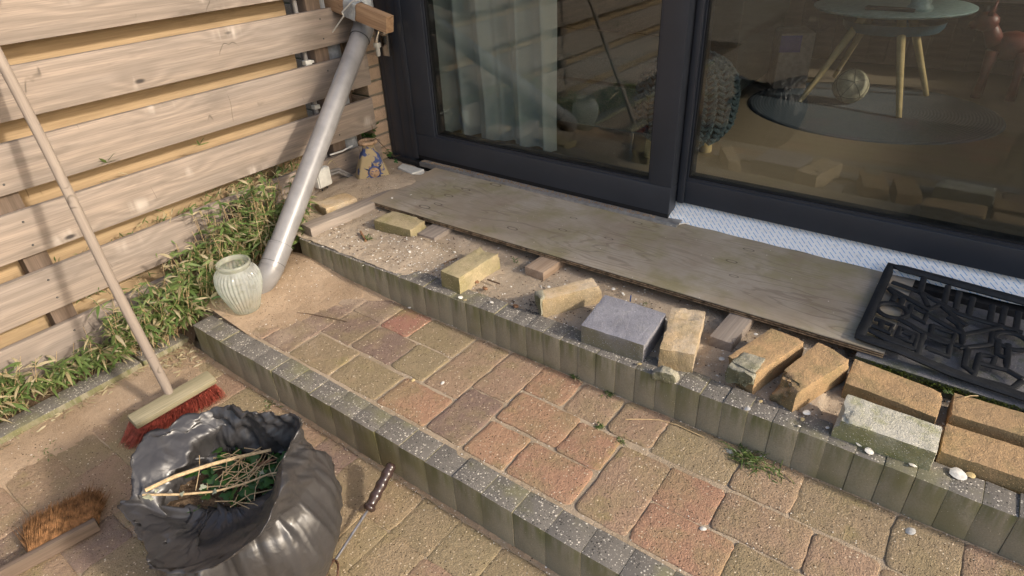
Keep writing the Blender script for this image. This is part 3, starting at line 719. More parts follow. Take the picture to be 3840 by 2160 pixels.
# stepped glazing bead
def bead(x0, x1, z0, z1, y, w, d, mat, parent, name):
    b = MB().box((x0, y, z0), (x1, y + d, z0 + w)).box((x0, y, z1 - w), (x1, y + d, z1)).box((x0, y, z0 + w), (x0 + w, y + d, z1 - w)).box((x1 - w, y, z0 + w), (x1, y + d, z1 - w))
    return b.build(name, mat, parent, False)
bead(glL - .0122, glR + .0122, glB - .0122, 2.262, YD + .006, .010, .05, fr, o, 'glazing_bead')
bead(glL - .003, glR + .003, glB - .003, 2.253, YD + .012, .006, .05, 'rubbergasket', o, 'gasket')
MB().box((glL - .002, YD + .020, glB - .002), (glR + .002, YD + .024, 2.255)).build('glass_pane', 'glass', o, False)
# outer fixed frame left of the leaf (raised line)
MB().box((-2.183, YD - .004, .30), (-2.150, YD - .0005, 2.35), .001).build('frame_trim', fr, door)
MB().box((XL0 + .01, YD + .004, .298), (XL1 - .004, YD + .05, ZB), .002).build('brush_seal', 'rubbergasket', door)
# right leaf, rear track
YR = 2.142
g2L, g2B = -.812, .452
rf = MB().box((-.90, YR, .350), (1.9, YR + .062, g2B - .012), .004).box((-.90, YR, g2B - .012), (g2L - .012, YR + .062, 2.34), .004).box((1.55, YR, g2B - .012), (1.9, YR + .062, 2.34), .004).box((g2L - .012, YR, 2.26), (1.55, YR + .062, 2.34), .004)
o = rf.build('leaf_frame', fr, door); o['label'] = 'rear leaf frame on the right'
bead(g2L - .0122, 1.552, g2B - .0122, 2.262, YR + .006, .010, .05, fr, o, 'glazing_bead')
bead(g2L - .003, 1.55, g2B - .003, 2.253, YR + .012, .006, .05, 'rubbergasket', o, 'gasket')
MB().box((g2L - .002, YR + .020, g2B - .002), (1.549, YR + .024, 2.255)).build('glass_pane', 'glass', o, False)
MB().box((-2.17, YD + .066, .30), (-.88, YD + .12, .42), .002).build('track', fr, door)
MB().box((-.842, YD + .050, .352), (-.818, YR - .001, 2.34), .002).build('frame_trim', fr, door)
MB().box((-2.17, YD + .07, 2.34), (1.9, YR + .07, 2.36)).build('head_frame', fr, door, False)
# aluminium sill rail below the left leaf
rl = MB().box((-2.12, 2.055, .289), (-.80, 2.110, .300), .002).box((-2.12, 2.048, .278), (-.80, 2.0545, .2985), .002)
rl.build('sill_rail', 'rail', door)
sd = MB()
for i in range(500):
    x = random.uniform(-2.12, -.9); y = random.uniform(2.057, 2.08); z = .3005; s = random.uniform(.0015, .004)
    sd.add([(x - s, y - s, z), (x + s, y - s, z), (x, y + s, z), (x, y, z + s)], [(0, 1, 3), (1, 2, 3), (2, 0, 3)])
tag(sd.build('sand_grains', 'sand', None, False, (0, 0, 0)), 'sand grains caught on the sill rail under the left door leaf', 'sand', kind='stuff')

# printed foil below the right leaf
b = MB(); nx, ny = 120, 10
for j in range(ny + 1):
    for i in range(nx + 1):
        x = -.88 + 2.3 * i / nx; v = j / ny
        w = min(1, max(0, (x + .88) / .10)); lo = 2.095 - .03 * (1 - w); y = 2.165 + (lo - 2.165) * v
        z = .352 + (.291 - .352) * v ** .8 + .003 * nz(x, v, 0, 9) + .0025 * math.sin(x * 40 + v * 3) * v * .4
        b.v.append(Vector((x, y, z)))
for j in range(ny):
    for i in range(nx): a = j * (nx + 1) + i; b.f.append((a, a + nx + 1, a + nx + 2, a + 1))
o = b.build('foil_strip', 'foil', None, True, (0, 0, 0), angle=180); tag(o, 'white sealing foil with blue print under the right door leaf', 'foil')
b = MB().tube([onz(p, .294) for p in ((2515, 845), (2560, 838), (2620, 835), (2700, 842))], [.003, .0025, .002, .001], 6)
tag(b.build('seam_strip', 'shell', None), 'torn pale strip curling off the foil by the door post', 'strip')
# broken white tile bits under the cladding
b = MB().prism([tuple(onz(p, .285).xy) for p in ((1492, 632), (1510, 618), (1590, 640), (1545, 655))][::-1], .27, .292, .002)
tag(b.build('tile_piece', 'white', None, False), 'flat broken white tile piece below the dark cladding', 'tile')

# ================================================================== ROOM behind the glass
ZF = .35
fl = MB().box((-3.0, 2.21, .2), (2.6, 5.5, ZF)).build('room_floor', 'floor', None, False, (0, 0, 0)); tag(fl, kind='structure')
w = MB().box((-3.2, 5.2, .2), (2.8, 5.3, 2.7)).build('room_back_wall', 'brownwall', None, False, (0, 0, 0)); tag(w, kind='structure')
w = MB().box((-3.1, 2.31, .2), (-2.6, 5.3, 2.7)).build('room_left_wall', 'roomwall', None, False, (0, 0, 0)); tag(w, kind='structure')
w = MB().box((2.5, 2.31, .2), (2.8, 5.3, 1.9)).build('room_right_wall', 'roomwall', None, False, (0, 0, 0)); tag(w, kind='structure')  # stops short of ceiling: added, unseen opening lets sky light into the room
w = MB().box((-3.2, 2.31, 2.60), (2.8, 5.3, 2.69)).build('room_ceiling', 'roomwall', None, False, (0, 0, 0)); tag(w, kind='structure')
# curtain
b = MB(); nx = 260
for j in range(25):
    z = ZF + .03 + j * .085
    for i in range(nx + 1):
        u = i / nx; x = -2.58 + 1.06 * u + .012 * (24 - j) / 24 * u; y = 2.30 + .034 * math.sin(u * 44 + 1.3 * math.sin(u * 13)) + .012 * math.sin(u * 101 + j * .12) + .012 * nz(u * 9, j * .25)
        b.v.append(Vector((x, y, z)))
for j in range(24):
    for i in range(nx): a = j * (nx + 1) + i; b.f.append((a, a + 1, a + nx + 2, a + nx + 1))
tag(b.build('curtain', 'curtain', None, True, None, angle=180), 'pale green grey curtain hanging behind the left pane', 'curtain')
# sofa ottoman behind the left pane
t = empty('sofa', (-1.6, 2.8, ZF), 'dark grey fabric sofa on chrome legs behind the left pane', 'sofa')
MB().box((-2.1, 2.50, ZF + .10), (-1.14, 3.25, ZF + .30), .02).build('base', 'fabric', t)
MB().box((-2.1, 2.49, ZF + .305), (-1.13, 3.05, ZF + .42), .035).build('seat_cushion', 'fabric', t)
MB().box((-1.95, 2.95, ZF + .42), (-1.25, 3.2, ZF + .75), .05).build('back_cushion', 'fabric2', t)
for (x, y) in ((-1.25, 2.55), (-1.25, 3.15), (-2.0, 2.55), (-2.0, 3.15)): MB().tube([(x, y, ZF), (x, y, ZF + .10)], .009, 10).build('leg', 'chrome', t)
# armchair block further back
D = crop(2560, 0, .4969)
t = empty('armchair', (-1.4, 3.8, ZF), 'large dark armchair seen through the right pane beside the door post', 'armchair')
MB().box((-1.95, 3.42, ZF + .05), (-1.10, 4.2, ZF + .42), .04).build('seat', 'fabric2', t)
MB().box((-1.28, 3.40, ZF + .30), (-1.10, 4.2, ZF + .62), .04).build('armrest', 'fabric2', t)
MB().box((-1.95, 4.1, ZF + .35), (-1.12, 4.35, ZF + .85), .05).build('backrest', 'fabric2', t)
# knitted stool
def knit_stool():
    c = Vector((-1.035, 2.60, ZF)); t = empty('pouf_stool', c, 'grey chunky knitted stool on wooden legs behind the door post', 'stool')
    b = MB(); b.lathe([(.01, .10), (.12, .095), (.17, .115), (.193, .16), (.198, .24), (.195, .31), (.175, .37), (.13, .405), (.06, .42), (.001, .423)], 40, c)
    b.build('cushion_core', 'fabric2', t)
    k = MB()
    for col in range(30):        # knitted columns of slanted stitches
        th = 2 * math.pi * col / 30
        for row in range(17):
            s = row / 16; prof = [(.15, .10), (.190, .15), (.200, .22), (.200, .28), (.188, .345), (.15, .393), (.10, .418)]
            f = s * 6; i = min(5, int(f)); q = f - i; r = prof[i][0] * (1 - q) + prof[i + 1][0] * q; z = prof[i][1] * (1 - q) + prof[i + 1][1] * q
            sg = 1 if col % 2 else -1; d = .085
            p0 = c + Vector((math.cos(th - sg * d) * r, math.sin(th - sg * d) * r, z - .006)); p2 = c + Vector((math.cos(th + sg * d) * r, math.sin(th + sg * d) * r, z + .020))
            p1 = c + Vector((math.cos(th) * (r + .010), math.sin(th) * (r + .010), z + .008)); k.tube([p0, p1, p2], [.006, .0105, .006], 6)
    k.build('knitted_cover', 'knit', t)
    for (a, sp) in ((R_(-70), .13), (R_(60), .13), (R_(170), .13), (R_(-150), .12)):
        x, y = c.x + math.cos(a) * sp, c.y + math.sin(a) * sp
        MB().tube([(x + math.cos(a) * .012, y + math.sin(a) * .012, ZF), (x, y, ZF + .12)], [.026, .030], 16).build('leg', 'lightwood', t)
knit_stool()
# rug, table, things under it
rc = Vector((-.49, 3.72, ZF)); b = MB().lathe([(0.001, .012), (.3, .012), (.56, .012), (.575, .006), (.58, 0)], 72, rc)
for v in b.v: v.x = rc.x + (v.x - rc.x) * 1.03; v.y = rc.y + (v.y - rc.y) * .92
tag(b.build('round_rug', 'rug', None, loc=rc), 'round blue grey braided rug on the wooden floor', 'rug')
t = empty('round_table', (-.50, 3.98, ZF), 'round mint side table with slanting wooden legs on the rug', 'table')
tc = Vector((-.53, 3.98)); zt_ = .82
MB().lathe([(.001, zt_ - .018), (.36, zt_ - .018), (.372, zt_ - .008), (.372, zt_ - .003), (.365, zt_), (.001, zt_)], 64, (tc.x, tc.y, 0)).build('tabletop', 'mint', t)
MB().lathe([(.001, zt_ - .12), (.22, zt_ - .12), (.235, zt_ - .10), (.24, zt_ - .07)], 48, (tc.x + .02, tc.y + .02, 0)).build('lower_tray', 'teal', t)
for (fx_, fy_) in ((-.816, 3.668), (-.327, 3.597), (-.272, 4.09), (-.79, 4.31)):
    tx, ty = tc.x + (fx_ - tc.x) * .32, tc.y + (fy_ - tc.y) * .32
    MB().tube([(fx_, fy_, ZF + .012), (tx, ty, zt_ - .02)], [.013, .022], 14).build('leg', 'lightwood', t)
b = MB().box((-.06, -.025, 0), (.16, .028, .014), .003); b.v = [Vector((tc.x - .03 + v.x, tc.y - .20 + v.y - v.x * .08, zt_ + .001 + v.z)) for v in b.v]
tag(b.build('remote_control', 'mat', None), 'black remote control lying on the mint table', 'remote')
b = MB().lathe([(.001, 0), (.055, 0), (.06, .012), (.045, .03), (.045, .10), (.05, .11)], 28, (tc.x + .14, tc.y - .16, zt_ + .001)); tag(b.build('pot', 'mint', None), 'pale pot standing on the mint table', 'pot')
# ball with seams
bc = Vector((-.60, 3.76, ZF + .012 + .088)); t = empty('football', bc - Vector((0, 0, .088)), 'cream leather football under the round table', 'ball')
bm = bmesh.new(); bmesh.ops.create_icosphere(bm, subdivisions=1, radius=.088)
b = MB(); 
bs = bmesh.new(); bmesh.ops.create_icosphere(bs, subdivisions=3, radius=.0875); bs.verts.index_update(); b.add([v.co + bc for v in bs.verts], [[v.index for v in f.verts] for f in bs.faces]); b.build('ball_shell', 'ball', t, angle=180)
b = MB()
for e in bm.edges:
    a, d = e.verts[0].co, e.verts[1].co; pts = []
    for i in range(5):
        q = (a * (1 - i / 4) + d * (i / 4)); q.normalize(); pts.append(bc + q * .0882)
    b.tube(pts, .0012, 4)
b.build('seam', 'blackcable', t); bm.free(); bs.free()
# cabinet along the back
t = empty('cabinet', (-.4, 4.75, ZF), 'long dark slatted cabinet along the back of the room', 'cabinet')
MB().box((-1.22, 4.62, ZF + .04), (1.6, 5.05, ZF + .42), .006).build('carcass', 'darkwood', t)
for i in range(26): MB().box((-1.2 + i * .105, 4.60, ZF + .06), (-1.2 + i * .105 + .09, 4.618, ZF + .40), .003).build('slat', 'darkwood', t)
MB().box((-1.25, 4.58, ZF + .42), (1.62, 5.08, ZF + .445), .005).build('top', 'box', t)
# box with purple panel
t = empty('toy_box', (-.95, 4.0, ZF), 'worn box with purple corner left of the round table', 'box')
b = MB().box((-.09, -.12, 0), (.09, .12, .30), .004); b.v = [Vector((-1.0 + v.x * math.cos(.5) - v.y * math.sin(.5), 4.02 + v.x * math.sin(.5) + v.y * math.cos(.5), ZF + .012 + v.z)) for v in b.v]; b.build('carton', 'box', t)
b = MB().box((-.092, -.122, .20), (.02, -.118, .29), .001); b.v = [Vector((-1.0 + v.x * math.cos(.5) - v.y * math.sin(.5), 4.02 + v.x * math.sin(.5) + v.y * math.cos(.5), ZF + .012 + v.z)) for v in b.v]; b.build('purple_panel', 'purple', t)
# orange toy animal
t = empty('toy_animal', (.0, 4.25, ZF), 'orange rubber toy animal standing at the right of the rug', 'toy')
def ell(b, c, r, n=14):
    bs = bmesh.new(); bmesh.ops.create_icosphere(bs, subdivisions=2, radius=1); bs.verts.index_update()
    b.add([Vector((c[0] + v.co.x * r[0], c[1] + v.co.y * r[1], c[2] + v.co.z * r[2])) for v in bs.verts], [[v.index for v in f.verts] for f in bs.faces]); bs.free()
b = MB(); ell(b, (.02, 4.27, ZF + .26), (.105, .075, .075)); b.tube([(-.05, 4.25, ZF + .27), (-.09, 4.24, ZF + .34), (-.11, 4.235, ZF + .36)], [.045, .035, .03], 12)
for (x, y) in ((-.05, 4.22), (-.045, 4.31), (.08, 4.225), (.085, 4.31)): b.tube([(x, y, ZF + .24), (x * 1.1, y, ZF + .10), (x * 1.15, y, ZF + .0)], [.032, .018, .024], 10)
b.build('body', 'orangetoy', t, angle=180)
b = MB(); ell(b, (-.12, 4.23, ZF + .375), (.06, .045, .05)); ell(b, (-.165, 4.22, ZF + .36), (.03, .027, .025)); b.tube([(-.11, 4.20, ZF + .41), (-.10, 4.19, ZF + .47)], [.014, .005], 8); b.tube([(-.11, 4.26, ZF + .41), (-.10, 4.27, ZF + .47)], [.014, .005], 8); b.build('head', 'orangetoy', t, angle=180)
b = MB().lathe([(.001, 0), (.05, 0), (.09, .05), (.10, .09), (.096, .09), (.085, .05), (.001, .01)], 28, (.22, 4.75, ZF + .445)); tag(b.build('bowl', 'teal', None), 'dark teal bowl on the back cabinet', 'bowl')

# ================================================================== PLYWOOD AND WHAT CARRIES IT
ZP = .290
FLq, FRq = onz((1386, 753), ZP), onz((3317, 1324), ZP)
BLq = Vector((-2.02, 2.092, ZP)); BRq = Vector((-.022, 2.105, ZP))
ply = empty('plywood_sheet', (-1.02, 1.86, ZP - .018), 'long weathered plywood sheet lying before the sliding door', 'plywood')
L = [(FLq.x, FLq.y), (FRq.x, FRq.y), (BRq.x, BRq.y), (BLq.x, BLq.y)]
for k in range(5):
    ins = (.0, .0022, .0004, .0025, .0008)[k]; z1_ = ZP - .0036 * k; q = [(L[0][0] + ins, L[0][1] + ins), (L[1][0] - ins, L[1][1] + ins), (L[2][0] - ins, L[2][1]), (L[3][0] + ins, L[3][1])]
    b = MB(); N = 60; pts = []
    for i in range(N + 1): pts.append((q[0][0] + (q[1][0] - q[0][0]) * i / N, q[0][1] + (q[1][1] - q[0][1]) * i / N + .0007 * nz(i * .9, k * 3.)))
    pts += [q[2], q[3]]
    zz = lambda x: .006 * math.sin((x + 2.0) * 1.6) * 0
    n = len(pts)
    b.v = [Vector((p[0], p[1], z1_ - .0036)) for p in pts] + [Vector((p[0], p[1], z1_ - .0002)) for p in pts]
    b.f = [tuple(reversed(range(n))), tuple(range(n, 2 * n))] + [(i, (i + 1) % n, n + (i + 1) % n, n + i) for i in range(n)]
    b.build('veneer_layer', 'ply' if k == 0 else ('plyedge' if k % 2 == 0 else 'plyedgedark'), ply, False, (-1.02, 1.86, z1_))
ZS = Z2 - .02
def pq(cf, pts, z): return [tuple(onz(cf(*p), z).xy) for p in pts]
CR = crop(1100, 650, .3106); A1 = crop(1600, 880, .3106); A2 = crop(2400, 1050, .3106); Q3 = crop(3040, 1250, .3106)
def beamblock(name, quad, zt, zb, mat, label, group, axis='y'):
    """timber piece: local X along the grain"""
    Q = [Vector((q[0], q[1])) for q in quad]; front = (Q[0] + Q[1]) / 2; back = (Q[2] + Q[3]) / 2; w = ((Q[1] - Q[0]).length + (Q[2] - Q[3]).length) / 2
    d = (back - front).normalized()
    o = plank(name, (front.x, front.y, (zt + zb) / 2), (back.x, back.y, (zt + zb) / 2), (0, 0, 1), zt - zb, w, mat, None, .004)
    return tag(o, label, 'timber', group)
G1 = 'timber pieces carrying the plywood'
beamblock('timber_beam', [(-2.068, 1.31), (-2.00, 1.299), (-1.955, 1.75), (-2.02, 1.75)], .289, .235, 'beamtop', 'long weathered timber beam sticking out left of the plywood', G1)
q = pq(CR, ((1505, 715), (1690, 790), (1860, 660), (1690, 610)), .268); beamblock('timber_block', [q[0], q[1], (q[1][0] - .01, 1.75), (q[0][0] - .01, 1.75)], .268, .22, 'beamtop', 'sand covered timber block under the plywood behind the flat yellow brick', G1)
q = pq(A1, ((1180, 385), (1410, 460), (1585, 355), (1340, 280)), .270); beamblock('timber_block', [q[0], q[1], (q[1][0] + .01, 1.78), (q[0][0] + .01, 1.78)], .270, .22, 'beam', 'clean square timber block end poking out under the plywood middle', G1)
q = pq(A2, ((840, 680), (1115, 765), (1345, 510), (1060, 430)), .270); beamblock('timber_block', [q[0], q[1], (q[1][0] + .015, 1.80), (q[0][0] + .01, 1.80)], .270, .215, 'beamtop', 'grooved grey timber block between the broken white brick and an orange brick', G1)

G2 = 'loose bricks on the upper terrace'
def brick(name, cf, pts, zt, zb, mat, label, cat='brick', chips=(), amp=.0013, rnd=.0026, cell=.009, group=G2):
    o = rough_block(name, pq(cf, pts, zt), zt, zb, mat, None, cell, amp, rnd, chips); return tag(o, label, cat, group)
brick('loose_brick', CR, ((965, 560), (1410, 685), (1620, 560), (1180, 440)), .296, .232, 'yellowbrick', 'flat yellow green brick lying lengthwise by the plywood corner', chips=((1, 1, 1, .05, .012), (0, 1, 1, .03, .006)))
o = brick('loose_brick', A1, ((160, 435), (385, 525), (880, 215), (650, 140)), .305, .225, 'yellowbrick', 'mossy yellow brick with crumbled mortar on its far end', chips=((.5, 1, 1, .05, .012),))
o = brick('loose_brick', A1, ((1300, 690), (1395, 790), (2120, 605), (1995, 515)), .303, .232, 'palebrick', 'narrow sand coloured brick on its side, broken at both ends', chips=((1, 1, 1, .025, .007), (.6, 1, 1, .02, .005), (.05, 0, 0, .03, .008)), rnd=.0025)
q = pq(A1, ((1295, 690), (1375, 800), (1440, 740), (1400, 660)), .304)
rough_block('mortar_crust', q, .308, .245, 'mortar', o, .007, .004, .004, chips=((0, 0, 0, .03, .01),))
o = brick('concrete_tile', A1, ((1860, 1090), (2625, 1337), (2895, 946), (2150, 715)), .305, .225, 'greytile', 'square blue grey concrete tile with mossy sides and painted shade', 'tile', amp=.001, rnd=.0025, group='odd blocks')
o = brick('loose_brick', A2, ((235, 830), (660, 905), (795, 372), (385, 305)), .308, .235, 'palebrick', 'whitish brick with chipped hollow at its far end', chips=((.6, .86, 1, .032, .014), (.1, 1, 1, .022, .006), (.5, 0, 1, .02, .004), (0, .45, 1, .02, .004)), amp=.0016)
q = pq(A2, ((230, 940), (500, 1010), (480, 960), (300, 890)), .27)
rough_block('mortar_lump', [(-.520, 1.262), (-.452, 1.275), (-.453, 1.300), (-.520, 1.290)], .276, .235, 'mortar', None, .006, .003, .006, chips=((0, .5, 1, .024, .012), (1, .5, 1, .024, .012)))
tag(bpy.data.objects['mortar_lump'], 'curved mortar lump leaning before the whitish brick', 'mortar')
o = brick('loose_brick', A2, ((1060, 915), (1400, 1130), (2010, 730), (1590, 575)), .308, .232, 'orangebrick', 'orange brick with grey mortar stuck on its front end', chips=((1, 1, 1, .025, .006), (.1, 0, .6, .03, .006)))
q = pq(A2, ((1105, 985), (1395, 1130), (1520, 950), (1250, 870)), .309)
rough_block('mortar_crust', q, .3115, .306, 'mortar', o, .006, .0028, .003)
q = pq(A2, ((1095, 985), (1400, 1145), (1415, 1125), (1120, 970)), .308)
rough_block('mortar_crust', [(q[0][0] - .004, q[0][1] - .012), (q[1][0] - .002, q[1][1] - .010), (q[1][0], q[1][1] + .008), (q[0][0], q[0][1] + .008)], .306, .245, 'mortar', o, .006, .005, .003, chips=((1, 0, 0, .04, .02), (.4, 0, 0, .03, .012)))
o = brick('loose_brick', A2, ((1610, 1180), (1890, 1370), (2560, 945), (2160, 745)), .306, .232, 'orangebrick', 'mottled orange brick with a bitten off front corner beside the slab', chips=((0, 0, .8, .05, .025), (.6, 0, 1, .03, .012), (1, 1, 1, .03, .006)))
G3 = 'orange bricks laid at the right edge'
brick('laid_brick', Q3, ((415, 590), (1530, 1020), (1620, 715), (530, 300)), .278, .225, 'orangebrick', 'orange brick laid lengthwise behind the white block', chips=((1, 1, 1, .02, .005),), group=G3)
q = pq(Q3, ((1690, 970), (2576, 1220), (2576, 900), (1730, 705)), .276); brick('laid_brick', lambda x, y: (x, y), (), 0, 0, None, '') if False else None
o = rough_block('laid_brick', [q[0], (q[0][0] + .21, q[0][1] + .012), (q[3][0] + .21, q[3][1] + .012), q[3]], .276, .225, 'orangebrick'); tag(o, 'orange brick at the right edge nearest the mossy slab', 'brick', G3)
q = pq(Q3, ((1560, 1420), (2576, 1330), (2576, 1330), (1630, 1075)), .276)
o = rough_block('laid_brick', [q[0], (q[0][0] + .21, q[0][1] + .012), (q[3][0] + .21, q[3][1] + .012), q[3]], .276, .225, 'orangebrick'); tag(o, 'orange brick at the right edge beside the white block end', 'brick', G3)
o = rough_block('laid_brick', [(.36, 1.40), (.57, 1.41), (.57, 1.505), (.36, 1.50)], .276, .225, 'orangebrick'); tag(o, 'farthest right orange brick', 'brick', G3)
o = brick('white_block', Q3, ((300, 1030), (1530, 1449), (1600, 1125), (440, 725)), .300, .232, 'whitestone', 'pale white green mottled block before the orange bricks', 'block', chips=((0, .35, 1, .03, .010), (0, 0, 1, .03, .012)), amp=.0013, group='odd blocks')
# half buried brick under the sand heap by the beam
o = rough_block('loose_brick', [(-2.19, 1.47), (-2.09, 1.45), (-2.06, 1.60), (-2.16, 1.62)], .295, .23, 'palebrick', None, .012, .003, .006); tag(o, 'half buried brick in the sand beside the long beam', 'brick', G2)

# ================================================================== MAT
mat_ = empty('rubber_mat', (.25, 1.9, .30), 'black openwork rubber doormat lying over the plywood end', 'doormat')
K = crop(3100, 950, .4141)
def mz(x, y): return .303 - .016 * max(0, min(1, (x + .0) / .12)) * max(0, min(1, (2.10 - y) / .2)) + .020 * max(0, min(1, (y - 2.03) / .07))
def mp(p): v = onz(K(*p), .300); return Vector((v.x, v.y, mz(v.x, v.y)))
def bar(pts, r, name='bar', world=False, closed=False):
    P = [Vector((p[0], p[1], mz(*p))) for p in pts] if world else [mp(p) for p in pts]
    Q = []
    for a, b_ in zip(P, P[1:] + ([P[0]] if closed else [])):
        n = max(1, int((b_ - a).length / .03)); Q += [a + (b_ - a) * (i / n) for i in range(n)]
    if not closed: Q.append(P[-1])
    for q in Q: q.z = mz(q.x, q.y)
    b = MB().tube(Q, r, 8, True, closed, 1.0)
    for v in b.v: v.z = mz(v.x, v.y) + (v.z - mz(v.x, v.y)) * .6
    b.build(name, 'mat', mat_)
bar([(-.098, 2.092), (-.098, 1.664), (.66, 1.615), (.66, 2.06)], .0145, 'rim', True, True)
segs = [((590, 268), (870, 368), (1190, 522), (1787, 692)), ((872, 245), (842, 372)), ((1090, 325), (1065, 452)), ((1195, 370), (1172, 500)), ((1322, 410), (1292, 545)), ((1505, 470), (1487, 600)), ((1615, 490), (1590, 620)), ((1740, 530), (1720, 690)),
 ((560, 320), (760, 430), (920, 510), (1020, 462), (1280, 620)), ((560, 330), (625, 385), (590, 445)), ((650, 600), (880, 718), (1160, 765)), ((760, 480), (910, 545), (882, 622), (742, 560), (760, 480)), ((430, 600), (592, 660), (562, 730), (410, 662)),
 ((500, 625), (480, 690)), ((800, 735), (660, 682), (632, 762), (760, 805), (782, 752), (690, 718)), ((380, 700), (792, 862), (822, 735)), ((380, 700), (560, 800), (792, 862)), ((885, 730), (850, 800), (818, 945)), ((890, 730), (1132, 800), (1112, 902), (900, 842)),
 ((960, 640), (1172, 700), (1142, 790), (940, 732), (960, 640)), ((1022, 980), (1342, 1092), (1400, 880)), ((1292, 830), (1262, 990), (1362, 1062)), ((1400, 880), (1542, 905), (1512, 992), (1382, 950)), ((900, 545), (1250, 700), (1590, 640)),
 ((1250, 700), (1232, 822), (1502, 792), (1522, 690)), ((1660, 790), (1642, 1022), (1400, 960)), ((1570, 750), (1560, 880), (1660, 922)), ((1380, 1100), (1700, 1185), (1787, 1120)), ((1650, 1022), (1787, 1100)), ((1170, 790), (1290, 830)), ((860, 370), (915, 475)), ((1060, 455), (1190, 600), (1250, 700)), ((620, 390), (690, 420), (660, 480)), ((1110, 560), (1240, 640))]
for s in segs: bar(s, .0086)
for (cx, cy) in ((590, 525), (1690, 762)):
    c = mp((cx, cy)); bar([(c.x + .040 * math.cos(a), c.y + .040 * math.sin(a)) for a in [2 * math.pi * i / 20 for i in range(20)]], .0085, 'ring', True, True)
for (a, b_) in (((.30, 1.66), (.62, 1.72)), ((.34, 1.8), (.62, 1.86)), ((.45, 1.7), (.43, 2.08)), ((.52, 1.65), (.5, 1.9)), ((.32, 1.95), (.64, 2.0)), ((.57, 1.75), (.55, 2.08))): bar([a, b_], .0072, 'bar', True)

# ================================================================== DRAINPIPE, STRUT, TAP
top = ony((1372, 118), 1.93); low = onz((1003, 1040), Z1 + .088)
top = Vector(top); low = Vector(low); ax = (low - top).normalized()
t = empty('rain_pipe', (low.x, low.y, Z1), 'shiny grey plastic rainwater pipe slanting from the wall to the terrace', 'drainpipe')
RP = .040
def arc(p0, d0, d1, rad, n=8):
    """path bending from direction d0 to d1 starting at p0"""
    d0, d1 = d0.normalized(), d1.normalized(); ang = d0.angle(d1); axn = d0.cross(d1).normalized(); c = p0 + axn.cross(d0) * rad; pts = []
    for i in range(n + 1):
        q = Matrix.Rotation(ang * i / n, 3, axn) @ (p0 - c); pts.append(c + q)
    return pts
A0 = top + Vector((0, 0, .06)); up_path = [A0 + Vector((0, 0, .45)), A0 + Vector((0, 0, .25)), A0]
bend = arc(A0, Vector((0, 0, -1)), ax, .07)
MB().tube(up_path, RP, 32, False).build('upper_pipe', 'pipe', t)
MB().tube([A0 + Vector((0, 0, .012))] + bend + [bend[-1] + ax * .035], RP + .0035, 32, True).build('elbow', 'pipe', t)
st = bend[-1]; endp = low - ax * .085
MB().tube([st, st + (endp - st) * .5, endp], RP, 40, True).build('pipe', 'pipe', t)
d1 = (Vector((-.28, -.9, -.10))).normalized()
bend2 = arc(endp + ax * .03, ax, Vector((-.62, -.42, -.80)), .085, 8)
o = MB(); path = [endp - ax * .045, endp + ax * .03] + bend2[1:] + [bend2[-1] + (bend2[-1] - bend2[-2]).normalized() * .02]
o.tube(path, RP + .0045, 40, False); nv = len(path) * 40
# inner wall so the mouth is an open, thick walled tube
o2 = MB().tube(path[2:], RP + .001, 40, False); o2.f = [tuple(reversed(f)) for f in o2.f]
k = len(o.v); o.v += o2.v; o.f += [tuple(i + k for i in f) for f in o2.f]
for i in range(40): o.f.append((nv - 40 + i, nv - 40 + (i + 1) % 40, len(o.v) - 40 + (i + 1) % 40, len(o.v) - 40 + i))
o.build('outlet_bend', 'pipe', t)
b = MB().tube([path[0] - ax * .001, path[0] + ax * .004], RP + .0058, 40, True); b.build('collar_ring', 'pipe', t)
MB().tube([path[0] - ax * .0022, path[0] - ax * .001], RP + .0050, 40, True).build('seam', 'seal', t)
MB().tube([path[1] - ax * .001, path[1] + ax * .0006], RP + .0049, 40, True).build('seam', 'seal', t)
MB().tube([bend[-1] + ax * .035, bend[-1] + ax * .0365], RP + .0034, 32, True).build('seam', 'seal', t)
MB().tube([bend[0] + Vector((0, 0, .002)), bend[0]], RP + .0040, 32, True).build('seam', 'seal', t)
b = MB().tube([bend2[1], bend2[1] + (bend2[2] - bend2[1]).normalized() * .003], RP + .0065, 40, True); b.build('collar_ring', 'pipe', t)
# duct tape wrap with zip tie
b = MB(); W_ = []
for i in range(22):
    z = .0 + i * .011
    W_.append(A0 + Vector((0, 0, .035 + z)))
b.tube(W_, RP + .006, 48, False); b.v = [v + (v - A0 - Vector((0, 0, (v - A0).z))).normalized() * (.006 * abs(noise.noise(v * 28)) + .003 * noise.noise(v * 70)) for v in b.v]
b.build('tape_wrap', 'tape', t)
# strut of wood through the tape
p0 = ony((1130, -35), 1.86); p1 = ony((1462, 108), 1.86)
T2 = crop(1200, 0, .138)
cA = ony(T2(1905, 670), 1.865); cB = ony(T2(600, 130), 1.865); dr = (cA - cB).normalized()
o = plank('timber_strut', cB - dr * .17, cA, (0, 0, 1), .066, .042, 'tapebeam', None, .004); tag(o, 'short brown timber strut taped across the top of the rain pipe', 'timber')
b = MB(); mid_ = cB + (cA - cB) * .28
for i in range(14): pass
fr_ = [(mid_ + dr * (-.045 + .008 * i)) for i in range(10)]
Zu = (Vector((0, 0, 1)) - dr * dr.z).normalized(); Yu = Zu.cross(dr); b.v = []
for p in fr_:
    for k in range(24):
        a = 2 * math.pi * k / 24; ca, sa = math.cos(a), math.sin(a); s = 1 / max(abs(ca), abs(sa)); w = .0375 * ca * min(s, 1.25) ; h = .026 * sa * min(s, 1.25)
        q = p + Zu * w + Yu * h; q += noise.noise_vector(q * 30) * .004; b.v.append(q)
